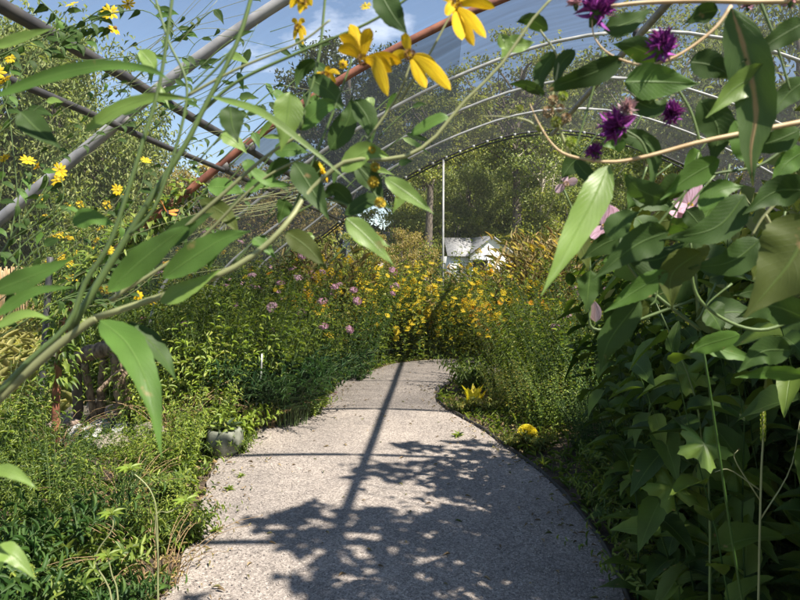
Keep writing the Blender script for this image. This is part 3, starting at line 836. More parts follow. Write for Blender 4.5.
# ------------------------------------------------------------------ bed plants: (kind, name, px, Y, h, label, cat, flowers, options)
BEDS = [
 ('helio', 'yellow_heliopsis', 338, 9.3, 1.40, 'yellow daisy bush at the left end of the flowering mass', 'flowering bush', [('yellow', 55, .5), ('phlox', 2, 1)], dict(fs=1.3)),
 ('helio', 'yellow_heliopsis', 398, 9.9, 1.25, 'yellow daisy bush low in the middle of the flowering mass', 'flowering bush', [('yellow', 34, .4), ('yclump', 5, .9)], dict(fs=1.3)),
 ('helio', 'yellow_heliopsis', 432, 9.9, 1.45, 'yellow daisy bush in front of the white post', 'flowering bush', [('yellow', 36, .4), ('yclump', 4, .9)], dict(fs=1.15)),
 ('helio', 'yellow_heliopsis', 470, 9.8, 1.15, 'yellow daisy bush right of the white post at the bed corner', 'flowering bush', [('yellow', 26, .4), ('yclump', 3, .9)], dict(fs=1.15)),
 ('lime', 'meadow_plant', 15, 4.7, 0.7, 'shaggy yellow green plant at the left edge below the reed screen', 'plant', None, {}),
 ('tangle', 'dry_stalks', 50, 4.6, 0.5, 'shaggy dry stalks left of the log railing', 'dry stalks', None, {}),
 ('aster', 'bushy_aster', 155, 5.9, 1.45, 'tall green bush between the log railing and the left hoops', 'bush', [('yclump', 5, .8)], dict(wide=.6)),
 ('lime', 'meadow_plant', 185, 5.6, 1.15, 'tall yellow green plant right of the log railing', 'plant', None, {}),
 ('aster', 'bushy_aster', 240, 6.0, 1.40, 'green bush directly behind the pale bare stick', 'bush', None, {}),
 ('olive', 'garden_bush', 160, 7.6, 1.99, 'tall olive bush with yellow heads at the left hoops', 'bush', [('yclump', 9, .8), ('pinkd', 2, .9)], dict(wide=.55)),
 ('aster', 'bushy_aster', 85, 7.4, 2.46, 'tall bush with yellow heads above the log railing', 'bush', [('yclump', 12, .8)], dict(mat='leaf_lime', wide=.55)),
 ('olive', 'garden_bush', 195, 9.2, 2.05, 'tall olive bush at the back of the left bed', 'bush', [('yclump', 6, .8)], dict(wide=.55)),
 ('aster', 'bushy_aster', 245, 9.6, 2.05, 'tall green bush in the far left of the tunnel', 'bush', [('paleclump', 4, .9)], {}),
 ('lime', 'meadow_plant', 262, 7.6, 1.29, 'yellow green plant below the brightest pink cluster', 'plant', None, {}),
 ('olive', 'golden_aster', 312, 8.2, 1.46, 'olive bush between the pink cluster and the yellow orange flowers', 'bush', [('yellow', 8, .8), ('phlox', 3, .9)], {}),
 ('aster', 'bushy_aster', 350, 8.9, 1.40, 'green bush left of the first yellow daisies', 'bush', [('yellow', 12, .6), ('phlox', 2, 1)], {}),
 ('aster', 'bushy_aster', 575, 6.3, 1.11, 'green bush in the middle of the right bed', 'bush', None, {}),
 ('lime', 'leafy_perennial', 520, 6.7, 0.70, 'lime plant between the yellow leaf clump and the pale lime plant', 'plant', None, {}),
 ('aster', 'bushy_aster', 560, 7.5, 1.40, 'green bush behind the middle of the right bed', 'bush', None, dict(mat='leaf_lime')),
 ('olive', 'garden_bush', 625, 6.6, 1.40, 'olive bush left of the broad leaved stand', 'bush', None, {}),
 # left bed, along the path going away
 ('fennel', 'fennel_plant', 284, 5.6, 1.00, 'dark feathery drooping plant arching over the left path edge', 'plant', None, dict(wide=1.05)),
 ('weed', 'ground_weed', 268, 5.55, 0.36, 'low leafy weed under the dark drooping feathery plant', 'weed', None, dict(mat='leaf_lime')),
 ('weed', 'ground_weed', 310, 5.9, 0.30, 'round leaved weed touching the gravel where the left edge juts out', 'weed', None, {}),
 ('tangle', 'dry_stalks', 265, 5.5, 0.50, 'bundle of dry brown stalks under the drooping feathery plant', 'dry stalks', None, {}),
 ('lime', 'leafy_perennial', 196, 4.75, 0.62, 'bright lime leafy plant behind the stone pot', 'plant', None, {}),
 ('limeweed', 'leafy_weed', 238, 5.0, 0.42, 'bright green weed right of the stone pot', 'weed', None, {}),
 ('limeweed', 'leafy_weed', 212, 4.75, 0.48, 'bright green weed spilling over the stone pot from behind', 'weed', None, {}),
 ('lime', 'leafy_perennial', 228, 5.8, 0.95, 'tall yellow green plant left of the drooping feathery plant', 'plant', None, {}),
 ('aster', 'bushy_aster', 200, 6.2, 1.35, 'fine leaved green aster bush behind the lime plants', 'bush', [('phlox', 2, 1)], {}),
 ('aster', 'bushy_aster', 250, 6.9, 1.46, 'fine leaved green aster bush with pale pink heads in the left bed', 'bush', [('paleclump', 6, 1)], dict(mat='leaf_lime')),
 ('aster', 'bushy_aster', 165, 6.8, 1.52, 'fine leaved green bush behind the log railing', 'bush', [('paleclump', 3, 1)], dict(mat='leaf_lime')),
 ('aster', 'bushy_aster', 300, 7.0, 1.23, 'green aster bush carrying the brightest pink flower cluster', 'bush', [('phlox', 9, 1)], dict(fs=.9)),
 ('dark', 'leafy_shrub', 345, 7.9, 1.11, 'dark green leafy shrub at the left bend of the path', 'shrub', [('yellow', 10, .5)], {}),
 ('weed', 'ground_weed', 322, 7.0, 0.42, 'green weed on the left path edge below the pink flowers', 'weed', None, {}),
 ('weed', 'ground_weed', 352, 8.1, 0.40, 'green weed on the left path edge below the dark shrub', 'weed', None, {}),
 ('aster', 'bushy_aster', 225, 8.0, 1.64, 'tall green aster bush at the back of the left bed', 'bush', [('pinkd', 8, .8)], dict(mat='leaf_lime')),
 ('aster', 'bushy_aster', 280, 8.4, 1.58, 'tall green bush with scattered pink heads at the back of the left bed', 'bush', [('phlox', 5, 1), ('pinkd', 5, .8)], {}),
 ('olive', 'golden_aster', 330, 8.8, 1.70, 'olive bush with orange yellow flowers left of the flowering mass', 'bush', [('yclump', 14, .8), ('orange', 8, .7)], dict(fs=1.4)),
 ('olive', 'golden_aster', 290, 9.6, 1.75, 'olive bush with yellow plumes at the far left of the tunnel', 'bush', [('yclump', 12, .9)], {}),
 ('grass', 'plume_grass', 330, 9.7, 1.87, 'pinkish tan plume grass rising above the orange yellow bush', 'grass', None, {}),
 # heliopsis mass at the end of the path
 ('helio', 'yellow_heliopsis', 350, 9.7, 1.58, 'yellow daisy bush with few flowers at the left of the mass', 'flowering bush', [('yellow', 34, .5), ('phlox', 3, 1)], dict(fs=1.4)),
 ('helio', 'yellow_heliopsis', 385, 10.1, 1.70, 'yellow daisy bush directly above the end of the path', 'flowering bush', [('yellow', 48, .45), ('white', 2, .6)], dict(fs=1.4)),
 ('helio', 'yellow_heliopsis', 418, 10.5, 1.87, 'tallest yellow daisy bush below the white post', 'flowering bush', [('yellow', 50, .5)], dict(fs=1.4)),
 ('helio', 'yellow_heliopsis', 452, 10.4, 1.50, 'densely flowering yellow daisy bush right of the white post', 'flowering bush', [('yellow', 50, .45), ('orange', 8, .5)], dict(fs=1.4)),
 ('helio', 'yellow_heliopsis', 372, 10.9, 1.75, 'yellow daisy bush behind the left part of the flowering mass', 'flowering bush', [('yellow', 50, .7)], dict(fs=1.4)),
 ('dark', 'leafy_shrub', 405, 9.95, 0.85, 'dark low shrub with yellow daisies closing the end of the path', 'shrub', [('yellow', 22, .5), ('white', 1, .6)], {}),
 ('dark', 'leafy_shrub', 440, 10.1, 0.70, 'dark low shrub with a pink daisy at the far right of the path end', 'shrub', [('yellow', 12, .5), ('pinkd', 3, .6)], {}),
 ('weed', 'ground_weed', 380, 9.7, 0.40, 'green weed at the foot of the yellow daisies, left one', 'weed', None, {}),
 ('weed', 'ground_weed', 425, 9.9, 0.40, 'green weed at the foot of the yellow daisies, right one', 'weed', None, {}),
 # right bed from the tip outwards
 ('weed', 'leafy_perennial', 470, 7.15, 0.66, 'fresh green leafy plant at the tip of the right bed above the yellow leaf clump', 'plant', None, dict(wide=.75, mat='leaf')),
 ('olive', 'orange_bloomer', 505, 9.2, 1.25, 'yellow orange flowering bush behind the green plant at the bed tip', 'flowering bush', [('orange', 18, .6), ('yellow', 30, .6), ('yclump', 8, .9)], dict(fs=1.4)),
 ('olive', 'orange_bloomer', 548, 9.0, 1.15, 'orange flowering bush left of the pale pink heads', 'flowering bush', [('orange', 26, .6), ('yclump', 5, .9)], {}),
 ('helio', 'yellow_heliopsis', 492, 10.8, 1.75, 'yellow daisy bush in front of the tan grasses', 'flowering bush', [('yellow', 50, .6), ('yclump', 10, 1)], dict(fs=1.4)),
 ('olive', 'golden_aster', 520, 7.6, 1.11, 'thin olive bush behind the yellow leaf clump', 'bush', [('yclump', 3, .9)], {}),
 ('lime', 'leafy_perennial', 540, 6.9, 1.11, 'pale lime leafy plant in the middle of the right bed', 'plant', None, {}),
 ('olive', 'garden_bush', 507, 6.35, 0.55, 'low olive bush between the yellow leaf clump and the yellow bloom clump', 'bush', None, {}),
 ('olive', 'garden_bush', 535, 5.95, 0.60, 'low olive bush behind the yellow bloom clump', 'bush', None, dict(wide=1.2)),
 ('bushy', 'garden_bush', 560, 5.6, 0.70, 'low bush right of the yellow bloom clump', 'bush', None, dict(mat='leaf')),
 ('lime', 'sedum_plant', 580, 7.4, 1.23, 'light green plant with pale pink heads in the right bed', 'plant', [('paleclump', 10, 1)], dict(fs=1.3)),
 ('greyleaf', 'sedum_plant', 612, 7.0, 1.29, 'grey green plant with pale pink heads beside the dark broad leaved stand', 'plant', [('paleclump', 8, 1)], {}),
 ('greyleaf', 'garden_bush', 556, 8.2, 1.40, 'grey green bush behind the pale lime plant', 'bush', None, {}),
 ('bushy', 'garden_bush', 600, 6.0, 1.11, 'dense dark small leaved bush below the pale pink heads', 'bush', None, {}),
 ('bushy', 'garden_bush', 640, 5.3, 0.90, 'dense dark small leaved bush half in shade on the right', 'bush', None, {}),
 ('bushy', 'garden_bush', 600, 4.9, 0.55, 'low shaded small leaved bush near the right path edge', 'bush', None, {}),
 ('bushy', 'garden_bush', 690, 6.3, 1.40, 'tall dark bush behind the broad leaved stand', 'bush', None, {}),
 ('lime', 'garden_bush', 660, 8.0, 1.75, 'sunlit pale green bush seen through the right leaves', 'bush', [('pinkd', 4, 1)], {}),
 ('aster', 'bushy_aster', 610, 9.6, 1.93, 'tall green bush right of the tan grasses at the tunnel end', 'bush', None, {}),
 ('aster', 'bushy_aster', 655, 10.0, 2.05, 'tall green bush at the tunnel end behind the right leaves', 'bush', [('pinkd', 3, 1)], {}),
 ('aster', 'bushy_aster', 720, 8.8, 2.11, 'tall bright bush far right behind the broad leaves', 'bush', None, {}),
 ('aster', 'bushy_aster', 790, 8.2, 2.11, 'rightmost tall bright bush behind the broad leaves', 'bush', None, {}),
 # low plants along the right edge in shade
 ('weed', 'shade_weed', 612, 4.4, 0.34, 'shaded low weed near the bend of the right path edge', 'weed', None, {}),
 ('weed', 'shade_weed', 600, 3.85, 0.26, 'small shaded weed creeping onto the gravel', 'weed', None, {}),
 ('weed', 'shade_weed', 640, 3.4, 0.36, 'shaded weed between gravel and the dark leaves', 'weed', None, {}),
 ('weed', 'shade_weed', 668, 2.75, 0.36, 'shaded weed at the bottom right of the gravel', 'weed', None, {}),
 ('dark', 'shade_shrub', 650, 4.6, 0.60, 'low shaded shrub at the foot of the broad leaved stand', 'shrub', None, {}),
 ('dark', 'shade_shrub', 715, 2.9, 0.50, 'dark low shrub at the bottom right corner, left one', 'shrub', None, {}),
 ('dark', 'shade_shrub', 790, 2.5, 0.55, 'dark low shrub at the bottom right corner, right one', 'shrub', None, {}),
 # left foreground bed
 ('weed', 'leafy_weed', 30, 2.7, 0.55, 'deep green weed at the bottom left corner', 'weed', None, dict(mat='leaf_dk', wide=.8)),
 ('weed', 'leafy_weed', 78, 2.55, 0.46, 'green rosette weed near the bottom left corner', 'weed', None, dict(mat='leaf')),
 ('weed', 'leafy_weed', -20, 2.3, 0.60, 'tall weed cut by the left picture edge', 'weed', None, dict(mat='leaf_dk', wide=.8)),
 ('aster', 'bushy_aster', 45, 3.3, 0.62, 'dark fine leaved plant in the left foreground bed', 'bush', None, {}),
 ('dark', 'leafy_shrub', 100, 3.1, 0.42, 'low dark leafy plant in front of the pond rocks', 'shrub', None, {}),
 ('lime', 'leafy_perennial', 150, 3.2, 0.36, 'low bright plant right of the dry stalks', 'plant', None, {}),
 ('tangle', 'dry_stalks', 150, 2.75, 0.45, 'bundle of dry tan stalks leaning towards the gravel', 'dry stalks', None, dict(wide=1.1)),
 ('tangle', 'dry_stalks', 118, 3.5, 0.50, 'dry brown stalks in the left foreground bed', 'dry stalks', None, {}),
 ('weed', 'leafy_weed', 160, 3.7, 0.42, 'green weed on the left gravel edge', 'weed', None, {}),
 ('weed', 'leafy_weed', 178, 3.15, 0.30, 'small weed overhanging the left gravel edge', 'weed', None, {}),
 ('aster', 'bushy_aster', 150, 4.0, 0.56, 'fine leaved bush left of the stone pot', 'bush', None, dict(mat='leaf_lime')),
 ('lime', 'leafy_perennial', 172, 4.25, 0.52, 'yellow green plant between fine leaved bush and stone pot', 'plant', None, {}),
 ('aster', 'bushy_aster', 20, 4.2, 0.45, 'fine leaved bush left of the pond rocks', 'bush', None, dict(mat='leaf_lime')),
 ('dark', 'leafy_shrub', 60, 3.9, 0.45, 'dark low shrub in front of the water', 'shrub', None, {}),
 ('weed', 'leafy_weed', 105, 2.4, 0.34, 'low weed under the dry tan stalks', 'weed', None, dict(mat='leaf_dk', wide=.8)),
 ('weed', 'leafy_weed', 60, 2.15, 0.42, 'nearest green weed at the bottom edge', 'weed', None, dict(mat='leaf_dk', wide=.8)),
 ('aster', 'bushy_aster', -30, 3.6, 0.90, 'tall fine leaved bush at the left picture edge', 'bush', None, {}),
 # further left, behind the railing and beyond the hoops
 ('lime', 'meadow_plant', 145, 5.4, 0.85, 'pale green meadow plant right of the log railing', 'plant', None, {}),
 ('tangle', 'dry_stalks', 170, 5.2, 0.70, 'dry tan stalks right of the log railing', 'dry stalks', None, {}),
 ('lime', 'meadow_plant', 100, 6.6, 0.75, 'lime plant seen through the log railing', 'plant', None, {}),
 ('aster', 'goldenrod_plant', 120, 8.5, 1.75, 'tall green plant with small yellow heads behind the log railing', 'plant', [('yclump', 10, .8)], dict(wide=.55)),
 ('aster', 'goldenrod_plant', 170, 8.8, 1.81, 'tall green plant with small yellow heads left of the aster bushes', 'plant', [('yclump', 8, .8)], dict(wide=.55)),
 ('aster', 'bushy_aster', 105, 6.4, 2.22, 'very tall bush with yellow heads at the left hoops', 'bush', [('yclump', 12, .8)], dict(wide=.55)),
]

KINDLEAF = {'leaf': 'leaf', 'leaf_lime': 'leaf_lime'}
for kd, nm, px, Y, h, lab, cat, fl, op in BEDS:
    op = dict(op)
    if 'mat' in op: op['mat'] = M[op['mat']]
    plant(kd, nm, XY(px, Y), Y, h, lab, cat, flowers=fl, **op)

# tan grasses beyond the tunnel end
for i, (px, Y, h) in enumerate([(476, 12.2, 1.3), (503, 12.6, 1.4), (522, 12.0, 1.45), (540, 12.8, 2.0), (560, 12.3, 1.9), (582, 12.9, 2.05),
                                (466, 13.4, 1.45), (516, 13.6, 1.5), (550, 13.8, 2.15), (598, 13.5, 2.1), (530, 13.0, 1.8), (572, 13.4, 2.1)]):
    plant('grass', 'tall_grass', XY(px, Y), Y, h, 'tan seeding tall grass in the stand in front of the white shed', 'grass', group='tall tan grasses at the tunnel end', z=-.04)

# broad leaved stand on the right
STAND = [
 ('bigleaf', 1.22, 2.45, 1.5, 'dark broad leaved plant leaning over the gravel edge'),
 ('bigleaf', 1.22, 1.75, 1.75, 'dark broad leaved plant close in front on the right'),
 ('bigleaf', 1.28, 3.1, 1.6, 'dark broad leaved plant behind the one leaning over the gravel'),
 ('broad', 1.55, 2.6, 1.5, 'broad leaved plant in the heart of the stand'),
 ('bigleaf', 1.9, 3.6, 1.9, 'dark broad leaved plant in the back row of the stand'),
 ('bigleaf', 1.35, 2.25, 1.75, 'tall dark broad leaved plant nearest the gravel on the right'),
 ('bigleaf', 1.75, 2.9, 1.95, 'tall dark broad leaved plant second from the gravel'),
 ('broad', 1.30, 2.9, 1.15, 'broad dark leaved plant low behind the nearest tall one'),
 ('bigleaf', 1.42, 3.55, 1.70, 'tall dark plant at the left rim of the broad leaved stand'),
 ('bigleaf', 2.2, 3.9, 2.1, 'tall dark broad leaved plant deep in the stand'),
 ('broad', 1.9, 2.2, 1.35, 'broad dark leaved plant in the right foreground'),
 ('bigleaf', 2.7, 3.0, 2.2, 'tall dark plant at the right picture edge'),
 ('bigleaf', 1.60, 1.35, 2.2, 'nearest tall dark broad leaved plant on the right'),
 ('bigleaf', 2.05, 0.6, 2.45, 'tall plant beside the camera shading the path'),
 ('bigleaf', 1.55, 0.2, 2.35, 'tall plant right beside the camera'),
 ('bigleaf', 2.6, 1.7, 2.5, 'tall plant further right shading the stand'),
 ('bigleaf', 1.7, -0.6, 2.45, 'tall plant behind the camera on the right'),
 ('bigleaf', 2.4, -0.5, 2.6, 'tallest plant behind the camera on the right'),
 ('bigleaf', 3.1, 0.6, 2.7, 'tall plant far right of the camera'),
 ('bigleaf', 3.3, 2.2, 2.7, 'tall plant far right in the stand'),
 ('bigleaf', 1.5, -1.5, 2.3, 'tall plant well behind the camera'),
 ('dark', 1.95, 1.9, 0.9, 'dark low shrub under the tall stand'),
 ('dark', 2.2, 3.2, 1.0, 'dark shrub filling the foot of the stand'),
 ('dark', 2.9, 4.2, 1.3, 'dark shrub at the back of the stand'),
]
for i, (kd, x, y, h, lab) in enumerate(STAND):
    plant(kd, 'broad_leaved_plant' if kd != 'dark' else 'shade_shrub', x, y, h, lab, 'plant', rz=i * 2.1, wide=(1.0 if kd == 'dark' else 0.72 if h > 1.6 else .9), var=i % len(KIND[kd]))

# ------------------------------------------------------------------ ground cover (nobody could count it)
def cover(name, n, xr, yr, L, W, mat, tmpl, seed, test, label, up=0.5, zs=0.02):
    r = np.random.default_rng(seed)
    pts = []
    while len(pts) < n:
        x, y = r.uniform(*xr), r.uniform(*yr)
        if test(x, y) and mnoise.noise(Vector((x * 1.3, y * 1.3, seed))) > -0.25: pts.append((x, y, r.uniform(-.01, zs)))
    pts = np.array(pts)
    az = r.uniform(0, 6.28, n); el = r.uniform(0.1, 1.3, n) * up * 2
    d = np.stack([np.cos(az) * np.cos(el), np.sin(az) * np.cos(el), np.sin(el)], -1)
    g = Geo(); s = r.uniform(.5, 1.2, n)
    scatter(g, tmpl, pts, d, np.stack([-np.cos(az) * .5, -np.sin(az) * .5, np.ones(n)], -1), L * s, W * s)
    tag(add(name, g.mesh(name, mat)), label, 'ground cover', kind='stuff')


off = lambda x, y: not on_path(x, y, 0.02)
cover('grass_cover', 26000, (-4.5, 4.5), (1.2, 12.5), 0.10, 0.012, M['leaf'], T_LANCE3, 1, off, 'thin green grass and seedlings between the bed plants')
cover('leafy_cover', 9000, (-4, 3.5), (1.2, 10), 0.05, 0.026, M['leaf_lime'], T_LANCE3, 2, lambda x, y: off(x, y) and (x < 0 or y > 6), 'low lime green seedlings in the beds')
cover('leaf_litter', 12000, (-4, 4), (1.2, 10), 0.045, 0.02, M['straw'], T_LANCE3, 3, off, 'dry leaf litter and mulch chips on the beds', up=0.1, zs=0.012)
cover('meadow_grass', 9000, (-15, -3.4), (5.5, 13.2), 0.30, 0.022, M['straw_green'], T_BLADE, 6, lambda x, y: x < -3.6 or y > 9, 'pale half dry grass left of the hoop house', up=0.55)
cover('field_grass', 30000, (-26, 26), (13, 34), 0.42, 0.05, M['straw'], T_BLADE, 4, lambda x, y: True, 'long half dry grass of the field behind the tunnel', up=0.62)

# weeds and a petal on the gravel
def sprig(px, py, s, lab, mat, rz):
    p = G(px, py, 0.015)
    g = Geo(); n = 9
    az = np.arange(n) * 2.4; el = np.linspace(.2, 1.0, n)
    d = np.stack([np.cos(az) * np.cos(el), np.sin(az) * np.cos(el), np.sin(el)], -1)
    scatter(g, T_LANCE, np.zeros((n, 3)), d, np.tile([0, 0, 1.], (n, 1)), s, s * .3)
    t = add('path_weed', g.mesh('path_weed', mat), None, p); t.rotation_euler[2] = rz
    tag(t, lab, 'weed')


sprig(229, 490, 0.045, 'small green sprig on the gravel nearer the stone pot', M['leaf_lime'], 0)
sprig(216, 532, 0.05, 'small star shaped sprig on the gravel by the left edge', M['leaf_lime'], 1)
sprig(241, 477, 0.04, 'tiny lime sprig on the gravel below the stone pot', M['leaf_lime'], 2)
sprig(458, 437, 0.07, 'green sprig lying in the leaf shadow near the right edging', M['leaf'], 2)
g = Geo(); scatter(g, T_PETAL, [(0, 0, 0)], [(1, .3, .15)], [(0, 0, 1)], .035, .026)
tag(add('fallen_petal', g.mesh('fallen_petal', M['palepink']), None, G(598, 580, .022)), 'pale pink petal fallen on the shaded gravel', 'petal')
g = Geo(); scatter(g, T_PETAL, [(0, 0, 0), (.05, .03, 0), (-.03, .06, 0)], [(1, .3, .15), (0, 1, .2), (-1, .2, .1)], [(0, 0, 1)] * 3, .05, .035)
tag(add('fallen_blossom', g.mesh('fallen_blossom', M['pink']), None, G(331, 393, .022)), 'pink blossom fallen at the left gravel edge', 'blossom')

# pale bare stick standing in the left bed
a = Vector((XY(251, 5.6), 5.6, 0)); b = P(262, 354, 5.6)
tag(add('bare_stick', tube_mesh('bare_stick', [a, a.lerp(b, .5) + Vector((.02, 0, 0)), b], .012, .008, M['stone_white'], 8, 6)), 'pale bare stick standing in front of the drooping feathery plant', 'stick')

# ------------------------------------------------------------------ yellow leaf clump and yellow ball
def lathe(name, prof, mat, sides=24, lump=0.0, ribs=0, notch=0.0, seed=1):
    g = Geo(); V = []
    for i, (r, z) in enumerate(prof):
        for j in range(sides):
            th = j / sides * 2 * PI
            rr = r * (1 + lump * mnoise.noise(Vector((math.cos(th) * 2, math.sin(th) * 2, z * 9 + seed))))
            if ribs: rr *= 1 - 0.10 * (0.5 + 0.5 * math.cos(ribs * th))
            zz = z + (notch * math.sin(3 * th + 1) if i in (len(prof) // 2 - 1, len(prof) // 2) else 0)
            V.append((rr * math.cos(th), rr * math.sin(th), zz))
    k = len(prof); idx = np.arange(k * sides).reshape(k, sides); nx_ = np.roll(idx, -1, 1)
    g.put(V, [np.stack([idx[:-1], nx_[:-1], nx_[1:], idx[1:]], -1).reshape(-1, 4)])
    return g.mesh(name, mat)


vx = G(474, 410)
yl = empty('yellow_leaf_clump', 'clump of upright bright yellow leaves standing in the tip of the right bed', 'plant', vx)
g = Geo(); r = np.random.default_rng(5); k = 15; az = r.uniform(0, 6.28, k)
o2 = np.stack([np.cos(az), np.sin(az), np.zeros(k)], -1)
scatter(g, T_OVATE, o2 * r.uniform(.01, .06, (k, 1)), o2 * r.uniform(.02, .16, (k, 1)) + [0, 0, 1], -o2 + [0, 0, .3] + r.normal(0, .3, (k, 3)), r.uniform(.17, .28, k), r.uniform(.08, .12, k))
M['yellow_bloom'] = leafmat('yellow bloom', [(0.75, 0.62, 0.03), (0.85, 0.76, 0.06)], .3, .5, tint=(1, .95, .5))
M['yellow_leaf'] = leafmat('yellow leaf', [(0.62, 0.50, 0.02), (0.80, 0.68, 0.05), (0.70, 0.62, 0.08)], .4, .5, True)
add('foliage', g.mesh('foliage', M['yellow_leaf']), yl)
bx_ = G(527, 446)
mum = empty('yellow_chrysanthemum', 'small rounded clump of bright yellow bloom in the right bed close to the edging', 'flower', bx_)
g = Geo(); r = np.random.default_rng(12); k = 420
v = norm(r.normal(size=(k, 3))); v[:, 2] = np.abs(v[:, 2])
scatter(g, T_LANCE3, v * [.055, .055, .05] + [0, 0, .10], v + r.normal(size=v.shape) * .25, np.cross(v, [.3, .5, .2]), .032, .011)
add('bloom', g.mesh('bloom', M['yellow_bloom']), mum)
g = Geo(); k = 260; v = norm(r.normal(size=(k, 3))); v[:, 2] = np.abs(v[:, 2]) * .7
scatter(g, T_LANCE, v * [.07, .07, .05] + [0, 0, .03], v, v + [0, 0, 1.5], .07, .022)
add('foliage', g.mesh('foliage', M['leaf_yel']), mum)


# ------------------------------------------------------------------ stone pot, rocks, log railing, water
sp = G(225, 455)
pot = empty('stone_pot', 'rounded mossy concrete pot at the left gravel edge under leaves', 'pot', sp)
add('bowl', lathe('bowl', [(0, 0), (.09, 0), (.125, .05), (.14, .12), (.13, .19), (.118, .21), (.10, .21), (.10, .17), (0, .16)], M['concrete'], 24, .05), pot)
g = Geo(); scatter(g, T_OVATE, np.zeros((14, 3)) + [0, 0, .17], np.stack([np.cos(np.arange(14) * 2.4), np.sin(np.arange(14) * 2.4), .4 + np.arange(14) * .08], -1), np.tile([0, 0, 1.], (14, 1)), .16, .06)
add('pot_leaves', g.mesh('pot_leaves', M['leaf_blue']), pot)


def rock_mesh(seed, mat):
    import bmesh
    bm = bmesh.new(); bmesh.ops.create_icosphere(bm, subdivisions=3, radius=1)
    for v in bm.verts:
        n1 = mnoise.noise(v.co * 1.3 + Vector((seed * 5, 0, 0))); n2 = mnoise.noise(v.co * 3.5 + Vector((0, seed * 3, 0)))
        v.co *= 1 + .35 * n1 + .12 * n2
        v.co.z = max(v.co.z, -.55)
    me = bpy.data.meshes.new('rock'); bm.to_mesh(me); bm.free()
    me.materials.append(mat)
    return me


RK = [rock_mesh(1, M['stone']), rock_mesh(2, M['stone_pink']), rock_mesh(3, M['stone_white']), rock_mesh(4, M['stone_pink']), rock_mesh(5, M['stone'])]
ROCKS = [(78, 418, .13, .09, 0, 'pale tan rock at the foot of the leftmost railing post'), (96, 411, .12, .09, 4, 'grey block of stone under the middle of the railing'),
         (118, 420, .22, .11, 1, 'large flat pinkish rock under the right railing post'), (140, 418, .20, .12, 3, 'pinkish rock at the right end of the rock row'),
         (102, 428, .14, .06, 2, 'white flat stone at the water behind the others'), (84, 436, .16, .07, 2, 'white stone at the left end of the water'),
         (124, 432, .12, .06, 2, 'white stone at the right end of the water'), (60, 428, .22, .09, 1, 'brown pink rock left of the white stones'),
         (150, 436, .17, .08, 0, 'tan rock near the lime plant'), (40, 436, .16, .09, 3, 'pinkish rock left of the brown rock'), (112, 445, .18, .06, 4, 'flat grey stone in front of the water')]
for px, py, s, h, v, lab in ROCKS:
    p = G(px, py)
    o = add('pond_rock', RK[v], None, p + Vector((0, 0, h * .4))); o.scale = (s, s * .8, h); o.rotation_euler[2] = px
    tag(o, lab, 'rock', group='rocks round the small pond')
mw, n, l = newmat('shiny water')
o_ = n.new('ShaderNodeOutputMaterial'); pr = n.new('ShaderNodeBsdfPrincipled'); pr.inputs['Base Color'].default_value = (.10, .12, .12, 1)
pr.inputs['Roughness'].default_value = .05; no = n.new('ShaderNodeTexNoise'); no.inputs['Scale'].default_value = 22
bp = n.new('ShaderNodeBump'); bp.inputs['Strength'].default_value = .4; bp.inputs['Distance'].default_value = .01
l.new(no.outputs['Fac'], bp.inputs['Height']); l.new(bp.outputs['Normal'], pr.inputs['Normal']); l.new(pr.outputs[0], o_.inputs[0])
g = Geo(); c = G(95, 437)
ring = [(c.x + math.cos(a) * (.5 + .08 * math.sin(3 * a)), c.y + math.sin(a) * .32, 0.012) for a in np.arange(28) / 28 * 2 * PI]
g.put(ring, [np.arange(28)[None]])
tag(add('pond_water', g.mesh('pond_water', mw)), kind='structure')

rail = empty('log_railing', 'rustic log railing of bark covered poles above the pond rocks on the left', 'railing', (XY(96, 5.4), 5.4, 0))
def rpart(name, pts, r0, r1, mat='log'):
    org = rail.location
    g = Geo(); path = spline([Vector(p) - org for p in pts], 16)
    rr = np.linspace(r0, r1, 16) * (1 + .12 * np.sin(np.arange(16) * 1.9))
    tubes(g, path, rr[None], 10)
    return add(name, g.mesh(name, M[mat]), rail)
rpart('rail', [P(58, 360, 5.45), P(80, 356, 5.42), P(100, 350, 5.4), P(124, 347, 5.36)], .066, .072)
rpart('post', [(XY(74, 5.4), 5.4, 0), P(76, 356, 5.4)], .045, .04, 'darkbark' if 'darkbark' in M else 'bark')
rpart('post', [(XY(92, 5.45), 5.45, 0), P(84, 362, 5.42)], .035, .03)
rpart('post', [(XY(95, 5.5), 5.5, 0), P(104, 358, 5.42)], .04, .035)
rpart('post', [(XY(123, 5.35), 5.35, 0), P(117, 352, 5.38)], .075, .065)
rpart('brace', [P(98, 392, 5.35), P(112, 378, 5.33), P(122, 370, 5.3)], .02, .015)

# tan reed screen far left
rs = empty('reed_screen', 'sunlit tan reed screen behind the plants on the far left', 'fence', (-11.5, 13.5, 0))
g = Geo()
xs = np.arange(-4.5, 5.0, .035)
k = len(xs); r = np.random.default_rng(9)
hh = 1.36 + r.uniform(-.08, .05, k)
path = np.zeros((k, 3, 3)); path[:, :, 0] = xs[:, None] + r.normal(0, .006, (k, 3)); path[:, :, 1] = r.normal(0, .01, (k, 1))
path[:, 0, 2] = -.03; path[:, 1, 2] = hh * .5; path[:, 2, 2] = hh
tubes(g, path, np.full((k, 3), .02), 5)
M['reeds'] = leafmat('reeds', [(0.22, 0.13, 0.06), (0.38, 0.25, 0.12), (0.46, 0.33, 0.18), (0.30, 0.20, 0.10)], 0.0, 0.8)
add('panel', g.mesh('panel', M['reeds']), rs)
for x in (-4.2, -1.4, 1.4, 4.2):
    add('post', tube_mesh('post', [(x, .06, 0), (x, .06, 1.45)], .04, .04, M['log'], 4, 8), rs)

